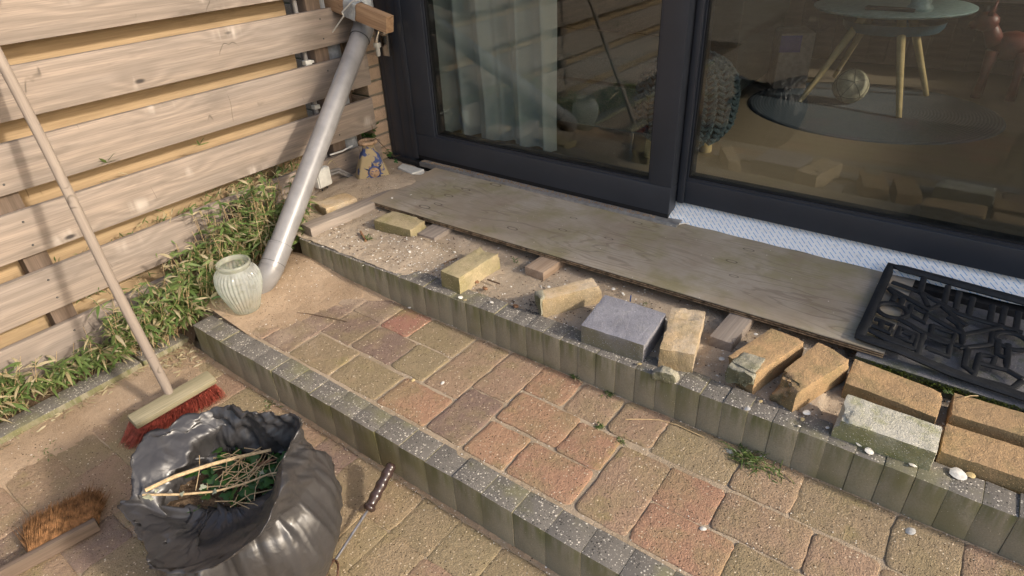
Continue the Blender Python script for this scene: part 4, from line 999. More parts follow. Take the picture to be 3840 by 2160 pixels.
for i in range(9):
    for k in range(24): b.f.append((i * 24 + k, i * 24 + (k + 1) % 24, (i + 1) * 24 + (k + 1) % 24, (i + 1) * 24 + k))
tag(b.build('duct_tape', 'tape', None), 'crinkled silver duct tape wound round the timber strut', 'tape')
b = MB().tube([ony(T2(1080, 0), 1.825), ony(T2(880, 30), 1.82), ony(T2(600, 330), 1.815), ony(T2(640, 440), 1.82), ony(T2(90, 1240), 1.84)], .0028, 6)
tag(b.build('cable_tie', M['white'], None), 'long white cable tie end sticking out below the duct tape', 'cable tie')
# wall tap beside the pipe
t = empty('garden_tap', ony((1435, 140), 2.02), 'chrome garden tap with hose connector right of the pipe elbow', 'tap')
c0 = ony((1440, 130), 2.03); hz = ony(T2(1780, 1040), 2.045)
pl = MB().box((hz.x - .022, 2.035, hz.z - .075), (hz.x + .022, 2.05, hz.z + .05), .004); pl.build('wall_plate', 'chrome', t)
sp = ony(T2(1560, 960), 2.0)
MB().tube([Vector((hz.x, 2.035, hz.z + .02)), Vector((sp.x + .01, 2.0, sp.z + .02)), Vector((sp.x, 1.99, sp.z - .01)), Vector((sp.x, 1.99, sp.z - .03))], [.011, .012, .011, .010], 16).build('spout', 'chrome', t)
MB().tube([Vector((sp.x - .035, 2.0, sp.z + .025)), Vector((sp.x + .02, 2.0, sp.z + .022))], .007, 12).build('handle', 'chrome', t)
MB().tube([Vector((sp.x, 1.99, sp.z - .03)), Vector((sp.x, 1.99, sp.z - .048))], .0165, 8).build('connector_nut', 'greyclip', t)
MB().tube([Vector((sp.x, 1.99, sp.z - .048)), Vector((sp.x, 1.99, sp.z - .075)), Vector((sp.x, 1.99, sp.z - .085))], [.010, .010, .008], 12).build('hose_tail', 'greyclip', t)

# junction box and cables
t = empty('junction_box', (FX + .02, 1.62, .33), 'white junction box on the fence behind the rain pipe', 'junction box')
b = MB().box((FX + .001, 1.575, .292), (FX + .038, 1.652, .378), .008); b.build('box_body', 'white', t)
b = MB().box((FX + .0385, 1.581, .298), (FX + .043, 1.646, .372), .003); b.build('lid', 'white', t)
for dx in (0, .014):
    MB().tube([(FX + .02, 1.652, .345 - dx), (FX + .03, 1.70, .345 - dx), (FX + .04, 1.745, .31 - dx), (FX + .05, 1.775, .27)], .0075, 10).build('cable', 'cable', t)
for dy in (.0, .03): MB().tube([(FX + .02, 1.60 + dy, .292), (FX + .025, 1.60 + dy, .24)], .0032, 8).build('cable', 'blackcable', t)
b = MB().tube([onx(p, FX + .006) for p in ((1238, 581), (1285, 566), (1322, 546))], .004, 8); tag(b.build('cable_strip', 'white', None), 'white cable resting on the top edge of a low fence board', 'cable')

# ================================================================== VASE
def vase():
    V = crop(950, 400, 600 / 2174)
    a = onz(V(1400, 1045), .30); b_ = onz(V(1905, 960), .30); a.z = b_.z = 0
    ux = (b_ - a).normalized(); W = (b_ - a).length; uy = Vector((-ux.y, ux.x, 0)); D_ = W * .62
    cen = (a + b_) / 2 + uy * D_ / 2; zb = .255
    topc = ony(V(1597, 470), cen.y + .0); H = topc.z - zb
    t = empty('clay_vase', (cen.x, cen.y, zb), 'clay vase with blue sun face half sunk in sand by the wall corner', 'vase')
    def ring(w, d, z, n=40, sq=4.):
        out = []
        for k in range(n):
            th = 2 * math.pi * k / n; c, s = math.cos(th), math.sin(th); r = (abs(c) ** sq + abs(s) ** sq) ** (-1 / sq)
            out.append(Vector((cen.x, cen.y, zb + z)) + ux * (c * r * w / 2) + uy * (s * r * d / 2))
        return out
    b = MB(); R0 = [(W * 1.03, D_ * 1.1, 0, 9), (W * .97, D_, H * .12, 9), (W * .72, D_ * .80, H * .45, 8), (W * .46, D_ * .55, H * .72, 6), (W * .36, D_ * .48, H * .78, 3), (W * .31, D_ * .42, H * .84, 2), (W * .32, D_ * .45, H * .92, 2), (W * .38, D_ * .52, H * .96, 2)]
    for (w, d, z, sq) in R0: b.v += ring(w, d, z, 40, sq)
    for i in range(len(R0) - 1):
        for k in range(40): b.f.append((i * 40 + k, i * 40 + (k + 1) % 40, (i + 1) * 40 + (k + 1) % 40, (i + 1) * 40 + k))
    b.v = [v + noise.noise_vector(v * 35) * .0025 for v in b.v]; b.build('vase_body', 'vase', t)
    r = MB(); pts = [p + Vector((0, 0, 0)) for p in ring(W * .42, D_ * .58, H * .965, 32, 2)]; r.tube(pts, .0085, 10, False, True); r.v = [v + noise.noise_vector(v * 50) * .002 for v in r.v]; r.build('vase_rim', 'clay', t)
    # sun face relief on the sloping front
    f0 = a * .5 + b_ * .5 + Vector((0, 0, zb)); slope = (uy * (D_ * .5 - D_ * .55 / 2) * .9 + Vector((0, 0, H * .72))).normalized(); nn = ux.cross(slope).normalized()
    if nn.dot(CAMP - f0) < 0: nn = -nn
    fc = f0 + slope * (H * .37) + ux * .004 + nn * .001
    def L(x, y, d=0): return fc + ux * x + slope * y + nn * d
    RR = W * .155
    s = MB(); s.tube([L(RR * math.cos(q), RR * math.sin(q), .002) for q in [2 * math.pi * i / 28 for i in range(28)]], .0042, 8, False, True)
    o = s.build('sun_ring', 'blueglaze', t)
    s = MB(); n = 28; s.v = [L(0, 0, .011)]
    for j in range(1, 5):
        for i in range(n): q = 2 * math.pi * i / n; rr = RR * .9 * j / 4; s.v.append(L(rr * math.cos(q), rr * math.sin(q), .011 * math.cos(j / 4 * 1.35)))
    s.f = [(0, 1 + i, 1 + (i + 1) % n) for i in range(n)] + [(1 + (j - 1) * n + i, 1 + j * n + i, 1 + j * n + (i + 1) % n, 1 + (j - 1) * n + (i + 1) % n) for j in range(1, 4) for i in range(n)]
    s.build('sun_face', 'clay', t)
    s = MB()
    s.tube([L(-.004, .006, .010), L(0, -.003, .014), L(.002, -.006, .013)], [.0015, .003, .003], 8)
    s.tube([L(-.010, -.010, .010), L(-.003, -.013, .012), L(.006, -.012, .012), L(.011, -.008, .010)], .0017, 8); s.build('nose_and_mouth', 'clay', t)
    s = MB()
    for sx in (-1, 1): s.tube([L(sx * .013, .007, .008), L(sx * .008, .009, .010), L(sx * .004, .006, .011)], .0016, 6)
    s.tube([L(-.012, -.006, .009), L(-.014, .0, .008)], .002, 6); s.build('eye', 'blueglaze', t)
    for i in range(13):
        q = 2 * math.pi * i / 13 + .2; c, sn = math.cos(q), math.sin(q); r0, r1 = RR * 1.12, RR * (1.95 if i % 2 else 1.65)
        if sn < -.75: r1 = RR * 1.5
        w = RR * .26; s = MB()
        s.add([L(c * r0 - sn * w, sn * r0 + c * w, .001), L(c * r0 + sn * w, sn * r0 - c * w, .001), L(c * r1, sn * r1, .0015), L(c * (r0 + .004), sn * (r0 + .004), .0065)], [(0, 3, 2), (3, 1, 2), (0, 1, 3)])
        s.build('ray', 'blueglaze' if i % 2 or sn < -.2 else 'clay', t, False)
vase()

# ================================================================== JAR
jc = Vector((-1.925, .925, mids(-1.925, .925) - .004))
rim = ony((861, 1003), jc.y); JH = .2
JS = .85
t = empty('glass_jar', jc, 'ribbed frosted glass jar standing before the pipe mouth', 'jar')
s = 1.0
prof = [(.001, .004), (.046, .002), (.055, .008), (.060, .03), (.075, .075), (.087, .115), (.090, .145), (.0875, .170), (.080, .188), (.069, .200), (.062, .206)]
prof_in = [(r - .0035, z + .003) for r, z in prof[:-1]]
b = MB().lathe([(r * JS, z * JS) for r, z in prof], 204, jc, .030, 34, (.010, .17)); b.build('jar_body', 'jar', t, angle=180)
b = MB().lathe([(r * JS, z * JS) for r, z in [(.062, .205), (.061, .211), (.066, .216), (.068, .222), (.066, .228), (.062, .230), (.059, .227), (.0585, .210)]], 64, jc); b.build('jar_rim', 'jar', t, angle=180)

# ================================================================== BROOM
hb = onz((634, 1476), .098); ht = onx((-180, -141), FX + .012)
t = empty('broom', (hb.x, hb.y, 0), 'street broom with red bristles and long handle leaning on the fence', 'broom')
hd = (ht - hb).normalized()
o = plank('handle', hb - hd * .02, ht + hd * .06, (0, 1, 0), .028, .028, 'handle', None, .012); 
me = o.data; Lh = (ht - hb).length + .08
b = MB(); N = 24
pts = [Vector((-Lh / 2 + Lh * i / N, .0015 * math.sin(i * .6), .0015 * math.cos(i * .45))) for i in range(N + 1)]
b.tube(pts, [.0125] + [.0142] * (N - 1) + [.013], 20)
m2 = bpy.data.meshes.new('handle'); m2.from_pydata(b.v, [], b.f); m2.materials.append(M['handle']); m2.polygons.foreach_set('use_smooth', [True] * len(m2.polygons)); m2.set_sharp_from_angle(angle=R_(40)); o.data = m2
adopt(o, t)
Bx = crop(0, 1200, 900 / 2576)
h0, h1_, h2_, h3_ = [onz(Bx(*p), .095) for p in ((1335, 1045), (1480, 1125), (2310, 650), (2240, 530))]
front = (h1_ + h2_) / 2; back = (h0 + h3_) / 2; ctr = (h0 + h1_ + h2_ + h3_) / 4; ux = ((h3_ - h0) + (h2_ - h1_)).normalized(); uy = Vector((-ux.y, ux.x, 0)); Lw = ((h3_ - h0).length + (h2_ - h1_).length) / 2
# head tips over the bristles: upper face leans with the handle
tiltv = Matrix.Rotation(R_(14), 3, ux) @ Vector((0, 0, 1))
o = MB().box((-Lw / 2, -.026, -.014), (Lw / 2, .026, .010), .007).build('head', 'broomwood', None, True, (0, 0, 0))
Yv = tiltv.cross(ux); Mx = Matrix((ux, Yv, tiltv)).transposed(); o.rotation_euler = Mx.to_euler(); o.location = ctr - tiltv * .006; adopt(o, t)
b = MB(); bt0, bt1 = onz(Bx(1385, 1395), .004), onz(Bx(2400, 845), .004)
for i in range(40):
    for j in range(6):
        uu = i / 39; u = -Lw / 2 + .010 + (Lw - .020) * uu; v = -.028 + .056 * j / 5
        base = ctr + ux * u + Yv * v - tiltv * .022; tp = bt0.lerp(bt1, uu)
        for q in range(8):
            jx, jy = random.gauss(0, .0045), random.gauss(0, .0045)
            tip = tp + Yv * (v * .9 + .024) + ux * jx * 1.8 + Yv * jy * 1.6; tip.z = .003 + random.random() * .007
            w = .0009; a_ = base + ux * jx * .4 + Yv * jy * .4; mdl = (a_ + tip) / 2 + ux * jx * .5
            px_ = Vector((w, 0, 0)); py_ = Vector((0, w, 0))
            b.add([a_ - px_, a_ + px_, a_ + py_, mdl - px_, mdl + px_, mdl + py_, tip - px_ * .7, tip + px_ * .7, tip + py_ * .7], [(0, 1, 4, 3), (1, 2, 5, 4), (2, 0, 3, 5), (3, 4, 7, 6), (4, 5, 8, 7), (5, 3, 6, 8)])
o = b.build('bristles', 'redbristle', t, False); o['kind'] = 'stuff'

# coir broom lying at the lower left
S6 = crop(0, 1598, .6868)
t = empty('coir_broom', (-1.62, .1, 0), 'worn coir broom head with brown bristles lying on the pavers', 'broom')
e0, e1 = onz(S6(0, 818), .03), onz(S6(535, 532), .03); e0 = e0 + (e0 - e1) * .15
o = plank('head', e0, e1, (0, 0, 1), .04, .018, 'post', t, .006)
dx = (e1 - e0); L_ = dx.length; dx.normalize(); side = Vector((-dx.y, dx.x, 0))
if side.x > 0: side = -side
b = MB()
for i in range(12000):
    u = L_ * random.uniform(.40, .985); z0 = random.uniform(.006, .05); p = e0 + dx * u + side * .008; p.z = z0
    ln = .105 * random.uniform(.8, 1.05) * (1 - .25 * max(0, .3 - u / L_)); wob = Vector((random.gauss(0, .008), random.gauss(0, .008), 0))
    tip = p + side * ln + dx * (.02 + random.gauss(0, .010)) + wob; tip.z = max(.003, z0 * random.uniform(.5, 1.3) + random.gauss(0, .006)); m_ = (p + tip) / 2 + Vector((0, 0, .008))
    w = .0008; wv = dx * w; wz = Vector((0, 0, w * 1.4))
    b.add([p - wv, p + wv, p + wz, m_ - wv, m_ + wv, m_ + wz, tip - wv * .5, tip + wv * .5, tip + wz * .5], [(0, 1, 4, 3), (1, 2, 5, 4), (2, 0, 3, 5), (3, 4, 7, 6), (4, 5, 8, 7), (5, 3, 6, 8)])
o = b.build('bristles', 'coir', t, False); o['kind'] = 'stuff'

# ================================================================== HAND CULTIVATOR
Gc = crop(1150, 1598, .6868)
ha, hb_ = onz(Gc(468, 205), .085), onz(Gc(333, 462), .028); tipp = onz(Gc(152, 738), .020)
ha.y = min(ha.y, .748)
t = empty('hand_cultivator', (hb_.x, hb_.y, 0), 'small hand rake with brown finger grip leaning on the lower step', 'garden tool')
b = MB(); pts = []; rs = []
for i in range(41):
    u = i / 40; pts.append(ha + (hb_ - ha) * u); g_ = .0140 + .0013 * math.cos(u * 2 * math.pi * 4.2 + .4) * (0 if u < .12 or u > .9 else 1); 
    if u < .05: g_ = .009 + .0045 * (u / .05)
    if u > .86: g_ = .0115 + .006 * math.sin((u - .86) / .14 * math.pi)
    rs.append(g_)
b.tube(pts, rs, 20); b.build('grip', 'toolhandle', t, angle=70)
b = MB().tube([hb_ + (hb_ - ha).normalized() * -.005, tipp], .0036, 12); b.build('shaft', 'steel', t)
dv = (tipp - hb_).normalized(); sv = Vector((dv.y, -dv.x, 0)).normalized()
if sv.x < 0: sv = -sv
for q in (-1, 0, 1):
    pp = tipp - dv * .004
    b = MB().tube([pp, pp + sv * q * .018 + dv * .012 + Vector((0, 0, .008)), pp + sv * q * .030 + dv * .034 + Vector((0, 0, .004)), pp + sv * q * .034 + dv * .046 + Vector((0, 0, -.014))], [.003, .003, .0028, .0012], 8); b.build('tine', 'rust', t)

# ================================================================== BIN BAG
_lv = {}
def lin(u, v, seed, nu, nv, shear):
    """creased noise: random heights on a coarse triangle lattice, joined by flat facets; wraps in u"""
    U = u * nu + shear * v; V = v * nv; V += .35 * math.sin(u * 2 * math.pi * 3 + seed); i, j = math.floor(U), math.floor(V); a, b = U - i, V - j
    def h(i, j):
        key = (seed, i % nu, j)
        if key not in _lv: _lv[key] = random.uniform(-1, 1)
        return _lv[key]
    if a + b < 1: return h(i, j) * (1 - a - b) + h(i + 1, j) * a + h(i, j + 1) * b
    return h(i + 1, j + 1) * (a + b - 1) + h(i + 1, j) * (1 - b) + h(i, j + 1) * (1 - a)
def bag():
    KK = crop(0, 1440, 1400 / 2576)
    rimpx = [((2050, 222), .415), ((1880, 212), .40), ((1700, 180), .40), ((1480, 143), .39), ((1250, 235), .385), ((990, 380), .375), ((905, 560), .36), ((880, 760), .33), ((832, 825), .31), ((900, 960), .31), ((1000, 1120), .32), ((1110, 1295), .335), ((1250, 1328), .34),
             ((1420, 1275), .355), ((1580, 1195), .37), ((1700, 1120), .385), ((1800, 1045), .40), ((1870, 930), .42), ((1930, 780), .43), ((1975, 600), .43), ((2000, 430), .43), ((2060, 330), .43)]
    rim = [onz(KK(*p), z) for p, z in rimpx]
    cen = Vector((-1.05, .35, 0)); n = 420
    # order by arc length, resample
    m = len(rim); seg = [(rim[(i + 1) % m] - rim[i]).length for i in range(m)]; tot = sum(seg); res = []
    for k in range(n):
        d = tot * k / n; i = 0
        while d > seg[i]: d -= seg[i]; i += 1
        u = d / seg[i]; a, b_, c, e = rim[(i - 1) % m], rim[i], rim[(i + 1) % m], rim[(i + 2) % m]
        p = .5 * ((2 * b_) + (c - a) * u + (2 * a - 5 * b_ + 4 * c - e) * u * u + (3 * b_ - a - 3 * c + e) * u ** 3); res.append(p)
    rim = res
    # body ring that matches each rim vertex by direction
    t = empty('bin_bag', (cen.x, cen.y, 0), 'open black bin bag half full of garden waste on the pavers', 'bin bag')
    B = MB(); rows = []
    ang = [math.atan2(p.y - cen.y, p.x - cen.x) for p in rim]
    # make angles monotonic so the body does not twist
    base = ang[0]; sgn = -1 if ((ang[20] - ang[0] + math.pi) % (2 * math.pi) - math.pi) < 0 else 1
    def body(k, z, r):
        th = base + sgn * 2 * math.pi * k / n
        r2 = r * (1 + .05 * math.sin(3 * th + 1)); q_ = min(1, z / .2); return Vector((cen.x - .06 + .06 * q_ + r2 * math.cos(th), cen.y - .02 + .045 * q_ + r2 * math.sin(th), z))
    prof = [(.004, .10), (.0, .155), (.012, .168), (.03, .178), (.05, .186), (.08, .193), (.11, .195), (.14, .196), (.17, .196), (.20, .197), (.23, .198), (.26, .198), (.29, .194), (.315, .184), (.335, .168)]
    for (z, r) in prof:
        row = []
        for k in range(n):
            v = body(k, z, r); v.z = z / .335 * min(.345, rim[k].z - .03); row.append(v)
        rows.append(row)
    for s in (.12, .25, .38, .5, .62, .72, .82, .9, .96):
        row = []
        for k in range(n):
            p = body(k, .335, .168); p.z = min(.345, rim[k].z - .03); q = rim[k]; v = p.lerp(q, s); v.z = p.z + (q.z - p.z) * s; row.append(v)
        rows.append(row)
    rows.append([r.copy() for r in rim])
    # inside: falls from the rim down to the mouth of the contents
    mp_ = [(2000, 520), (1990, 440), (1850, 450), (1500, 470), (1330, 520), (1230, 600), (1130, 700), (1020, 790), (1040, 800), (1300, 790), (1500, 785), (1720, 775), (1850, 690), (1950, 600)]
    mouth = [onz(KK(*p), .29) for p in mp_]; mc = sum(mouth, Vector()) / len(mouth)
    mth = [(math.atan2(p.y - mc.y, p.x - mc.x), (p - mc).length) for p in mouth]; mth.sort()
    def mr(th):
        L = mth + [(mth[0][0] + 2 * math.pi, mth[0][1])]; th = (th - L[0][0]) % (2 * math.pi) + L[0][0]
        for a, b_ in zip(L[:-1], L[1:]):
            if a[0] <= th <= b_[0]: return a[1] + (b_[1] - a[1]) * (th - a[0]) / max(1e-6, b_[0] - a[0])
        return L[0][1]
    inn = []
    for k in range(n):
        th = math.atan2(rim[k].y - mc.y, rim[k].x - mc.x); r = mr(th); inn.append(Vector((mc.x + r * math.cos(th), mc.y + r * math.sin(th), .29)))
    for s in (.02, .05, .09, .14, .2, .26, .33, .4, .47, .54, .61, .68, .75, .82, .88, .94, 1.0):
        row = []
        for k in range(n):
            v = rim[k].lerp(inn[k], s); v.z = rim[k].z + (.275 - rim[k].z) * (s ** .75) + (.018 if .45 < s < .9 else 0) * math.sin(s * 7); row.append(v)
        rows.append(row)
    for s in (.15, .4, .7): rows.append([Vector((inn[k].x * (1 - s * .15) + mc.x * s * .15, inn[k].y * (1 - s * .15) + mc.y * s * .15, .275 - .16 * s)) for k in range(n)])
    nr = len(rows)
    rim_i = len(prof) + 9
    for j, row in enumerate(rows):
        for k, v in enumerate(row):
            c = Vector((cen.x, cen.y, v.z)); o = (v - c).normalized(); th = 2 * math.pi * k / n
            u_ = k / n; v_ = j / nr
            e1 = lin(u_, v_, 1, 17, 6, 2.0); e2 = lin(u_, v_, 2, 29, 11, -3.0); e3 = lin(u_, v_, 3, 61, 20, 5.0); e4 = abs(lin(u_, v_, 4, 23, 8, 4.0)); e5 = lin(u_, v_, 5, 110, 34, -6)
            amp = 1 if j < rim_i else .9
            if abs(j - rim_i) < 2: amp = .55
            amp *= .85 if j < rim_i - 1 else 1
            w = v + o * (e1 * .013 + e2 * .013 + e3 * .0090 - e4 * .014 + e5 * .0045) * amp
            w.z += (e2 * .009 + e3 * .005 + e5 * .0015 + .006 * noise.noise(v * 9)) * (1 if j > 3 else 0)
            if j < 2: w.z = max(w.z * .2, .001)
            B.v.append(w)
    for j in range(nr - 1):
        for k in range(n): 
            a = j * n + k; b_ = j * n + (k + 1) % n; c = (j + 1) * n + (k + 1) % n; d = (j + 1) * n + k; B.f.append((a, d, c, b_) if sgn > 0 else (a, b_, c, d))
    o = B.build('bag_film', 'bag', t, True, cen, angle=180)
    # contents
    cc = Vector((mc.x, mc.y, .20)); b = MB(); n2 = 22
    for j in range(n2):
        for i in range(n2):
            x = mc.x + (i / (n2 - 1) - .5) * .42; y = mc.y + (j / (n2 - 1) - .5) * .36; b.v.append(Vector((x, y, .245 + .02 * nz(x, y, 0, 30))))
    for j in range(n2 - 1):
        for i in range(n2 - 1):
            q = b.v[j * n2 + i]
            if ((q.x - mc.x) / .17) ** 2 + ((q.y - mc.y) / .14) ** 2 < 1: b.f.append((j * n2 + i, j * n2 + i + 1, (j + 1) * n2 + i + 1, (j + 1) * n2 + i))
    tag(b.build('garden_waste', 'soil', None, False), 'dark mulch of garden waste filling the bin bag', 'garden waste', kind='stuff')
    lf = MB()
    lc = onz(KK(1700, 610), .28)
    for i in range(110):
        p = Vector((lc.x + random.gauss(0, .055), lc.y + random.gauss(0, .040), .262 + random.random() * .03)); ivy_leaf(lf, p, random.uniform(.010, .022))
    lf.build('ivy_leaves', 'ivy', None, True, (0, 0, 0), angle=180); o = bpy.data.objects['ivy_leaves']; tag(o, 'heap of cut dark green ivy leaves inside the bin bag', 'leaves', kind='stuff')
    tw = MB()
    for i in range(55):
        a = R_(random.uniform(0, 180)); L_ = random.uniform(.03, .10); p = Vector((lc.x + random.gauss(0, .05), lc.y + random.gauss(0, .035), .280 + random.random() * .02)); d = Vector((math.cos(a), math.sin(a), random.uniform(-.2, .2))) * L_ / 2
        tw.tube([p - d, p + Vector((random.gauss(0, .004), random.gauss(0, .004), .006)), p + d], .0011, 4)
    tag(tw.build('cut_twigs', 'stem', None, True, (0, 0, 0)), 'tangle of thin dry twigs among the ivy in the bag', 'twigs', kind='stuff')
    b = MB().tube([onz(KK(*p), z) for p, z in (((1000, 735), .345), ((1200, 640), .335), ((1440, 560), .325), ((1640, 505), .315), ((1870, 455), .315))], [.0042, .0045, .0042, .004, .0035], 8)
    tag(b.build('long_stem', 'stem', None), 'thick pale dry stem lying across the bag opening', 'stem')
    t2 = empty('leafy_stem', onz(KK(1300, 760), .31), 'thin pale stem with small wilted leaves across the bag front', 'stem')
    pp = [onz(KK(*p), z) for p, z in (((985, 765), .335), ((1250, 762), .325), ((1480, 742), .32), ((1680, 690), .315), ((1860, 620), .31), ((1970, 600), .32))]
    MB().tube(pp, [.0024, .0026, .0024, .0022, .002, .0012], 8).build('stalk', 'stem', t2)
    for p, z, s in (((1030, 780), .338, .022), ((1075, 735), .335, .010), ((1255, 755), .33, .012), ((1395, 710), .335, .016), ((1480, 745), .325, .014), ((1930, 640), .325, .014), ((1810, 610), .325, .010)):
        l = MB(); ivy_leaf(l, onz(KK(*p), z), s * .6); l.tone = [1.] * len(l.v); l.build('leaf', 'wilt', t2, True, None, angle=180)
    l = MB(); q = onz(KK(1860, 540), .30); blade(l, q + Vector((-.03, -.02, -.01)), Vector((.9, .75, .35)), .06, .016, 0); l.build('dead_leaf', 'deadleaf', None, True); tag(bpy.data.objects['dead_leaf'], 'curled brown dead leaf lying on the ivy in the bag', 'leaf')
M['wilt'] = m_plain('wilted_leaf', (.33, .34, .24), .7, .2, 0, .2, 60)

def ivy_leaf(b, p, s):
    a = random.uniform(0, 6.28); tl = Matrix.Rotation(random.uniform(-.7, .7), 3, 'X') @ Matrix.Rotation(random.uniform(-.7, .7), 3, 'Y') @ Matrix.Rotation(a, 3, 'Z')
    sh = [(0, -.35), (.55, -.6), (.8, .05), (.42, .18), (.38, .7), (0, 1.1), (-.38, .7), (-.42, .18), (-.8, .05), (-.55, -.6)]
    o = len(b.v); b.v.append(p + tl @ Vector((0, .1, .12)) * s); b.v += [p + tl @ Vector((x, y, -.06 * abs(x))) * s for x, y in sh]
    for i in range(10): b.f.append((o, o + 1 + i, o + 1 + (i + 1) % 10))
    tn = random.random(); b.tone += [tn] * 11
def blade(b, p, d, L, w, droop=.4, tone=None, segs=4):
    """a lance shaped leaf from p along d"""
    d = Vector(d).normalized(); side = d.cross(Vector((0, 0, 1)));
    if side.length < .1: side = Vector((1, 0, 0))
    side.normalize(); side = Matrix.Rotation(random.uniform(-.9, .9), 3, d) @ side; tn = random.random() if tone is None else tone; o = len(b.v)
    ws = [.25, 1, .9, .55, 0.0] if segs == 4 else [.8, .9, .6, 0]
    for i in range(segs + 1):
        u = i / segs; c = p + d * L * u - Vector((0, 0, droop * L * u * u)); ww = w / 2 * ws[min(i, len(ws) - 1)]
        b.v += [c - side * ww, c + side * ww]; b.tone += [tn, tn]
    for i in range(segs): b.f.append((o + 2 * i, o + 2 * i + 1, o + 2 * i + 3, o + 2 * i + 2))
bag()

# ================================================================== PLANTS
def bamboo(x, y, z, hgt, rad, ns, label, lean=(0, 0), dry=.26):
    t = empty('dwarf_bamboo', (x, y, z), label, 'bamboo plant', 'dwarf bamboo along the fence')
    st, lv, dr = MB(), MB(), MB()
    for i in range(ns):
        a = random.uniform(0, 6.28); r = rad * math.sqrt(random.random()); p = Vector((x + r * math.cos(a) * .8, y + r * math.sin(a) * 1.3, z))
        p.x = max(p.x, FX + .015) if p.y > -2 else p.x
        h = hgt * random.uniform(.35, 1.0); tip = p + Vector((random.uniform(.0, .10) + lean[0], random.uniform(-.06, .06) + lean[1], h))
        mid = (p + tip) / 2 + Vector((random.gauss(0, .01), random.gauss(0, .01), 0)); st.tube([p, mid, tip], [.0014, .0012, .0007], 4, False)
        for q in range(random.randint(3, 6)):
            u = random.uniform(.3, 1.0); c = p.lerp(tip, u); k = random.randint(2, 4)
            a0 = random.uniform(0, 6.28)
            for m in range(k):
                d = Vector((math.cos(a0 + m * .8) * .9 + .25, math.sin(a0 + m * .8) * .9, random.uniform(-.1, .7)))
                L = random.uniform(.026, .070); 
                if c.x + d.x * L < FX + .004: d.x = abs(d.x) + .3
                tg = dr if random.random() < dry else lv
                blade(tg, c, d, L, L * random.uniform(.13, .19), .4)
    for (b, nm, mt) in ((st, 'stems', 'stem'), (lv, 'foliage', 'bamboo'), (dr, 'dry_leaves', 'straw')):
        if b.v:
            if nm == 'stems': b.tone = []
            o = b.build(nm, mt, t, True, None, angle=180); o['kind'] = 'stuff'
    return t
BL = 'leafy dwarf bamboo '
bamboo(-2.22, 1.28, .16, .34, .11, 75, BL + 'beside the rain pipe, tallest in the row')
bamboo(-2.20, 1.12, .135, .32, .12, 90, BL + 'thicket below the low fence boards left of the pipe')
bamboo(-2.21, .98, .12, .25, .10, 70, BL + 'behind the frosted glass jar')
bamboo(-2.18, .84, .08, .25, .11, 90, BL + 'spilling over the left end of the lower step')
bamboo(-2.20, .70, .03, .25, .09, 62, BL + 'crossing behind the broom handle')
bamboo(-2.235, .55, .02, .18, .07, 26, BL + 'low patch left of the broom handle')
bamboo(-2.25, .41, .02, .13, .05, 20, BL + 'low patch against the bottom board')
bamboo(-2.25, .24, .02, .20, .06, 42, BL + 'bush at the left edge of the picture')
bamboo(-2.25, .10, .02, .16, .08, 50, BL + 'bush beyond the left edge')
bamboo(-2.25, -.1, .02, .16, .08, 40, BL + 'bush farther down the fence')
# growth behind the front boards, seen in the gaps
BSL = ['leftmost bamboo wisps in the lowest fence gap', 'bamboo wisps in the gap just left of the broom handle', 'bamboo leaves in the gap right of the broom handle', 'straw mixed bamboo in the gap above the broom thicket', 'dense bamboo in the long gap above the middle board', 'bright bamboo in the gap left of the dead tuft', 'bamboo filling the gap above the dead stem tuft', 'bamboo behind the boards just left of the rain pipe', 'bamboo wisps in the fence gap next to the rain pipe', 'hanging bamboo leaves in the higher fence gap']
for bi, (y, z, h, nn) in enumerate(((.25, .2, .14, 14), (.62, .22, .16, 22), (.80, .20, .18, 26), (.95, .22, .18, 30), (1.08, .22, .18, 34), (1.20, .23, .19, 36), (1.32, .24, .19, 34), (1.44, .27, .17, 30), (1.55, .30, .14, 14), (.88, .44, .14, 8))):
    t = empty('bamboo_shoot', (FX - .055, y, z), BSL[bi], 'bamboo plant', 'bamboo shoots behind the boards')
    lv = MB(); dr = MB()
    for i in range(nn * 5):
        c = Vector((FX - .045 + random.uniform(-.02, .02), y + random.gauss(0, .05), z + random.uniform(0, h)))
        blade(dr if random.random() < .38 else lv, c, Vector((random.uniform(-.1, .5), random.uniform(-1, 1), random.uniform(-.3, 1.2))), random.uniform(.025, .055), random.uniform(.004, .008), .3)
    for b, nm, mt in ((lv, 'foliage', 'bamboo'), (dr, 'dry_leaves', 'straw')):
        o = b.build(nm, mt, t, True, None, angle=180); o['kind'] = 'stuff'
# single sprays poking out on the fence face
def spray(p, n, L, w, label, name='bamboo_sprig', mt='bamboo', spread=1.0, group=None, z=0.5):
    t = empty(name, p, label, 'plant', group)
    for i in range(n):
        b = MB(); a = math.pi * (.1 + .8 * i / max(1, n - 1)); blade(b, Vector(p), Vector((.35, math.cos(a) * spread, math.sin(a) * z + .1)), L * random.uniform(.8, 1.1), w, .15)
        b.build('leaf', mt, t, True, None, angle=180)
spray(onx((748, 545), FX + .004), 6, .045, .0085, 'star shaped bamboo sprig on the third fence gap from below')
spray(onx((400, 610), FX + .002), 4, .055, .010, 'hanging green bamboo leaves in the gap left of centre')
spray(onz((1118, 905), .22), 8, .075, .010, 'small bamboo shoot between the rain pipe and the long beam')
spray(onx((1245, 600), FX + .01), 3, .04, .007, 'straw coloured bamboo leaf hanging behind the pipe', mt='straw', z=-.4)
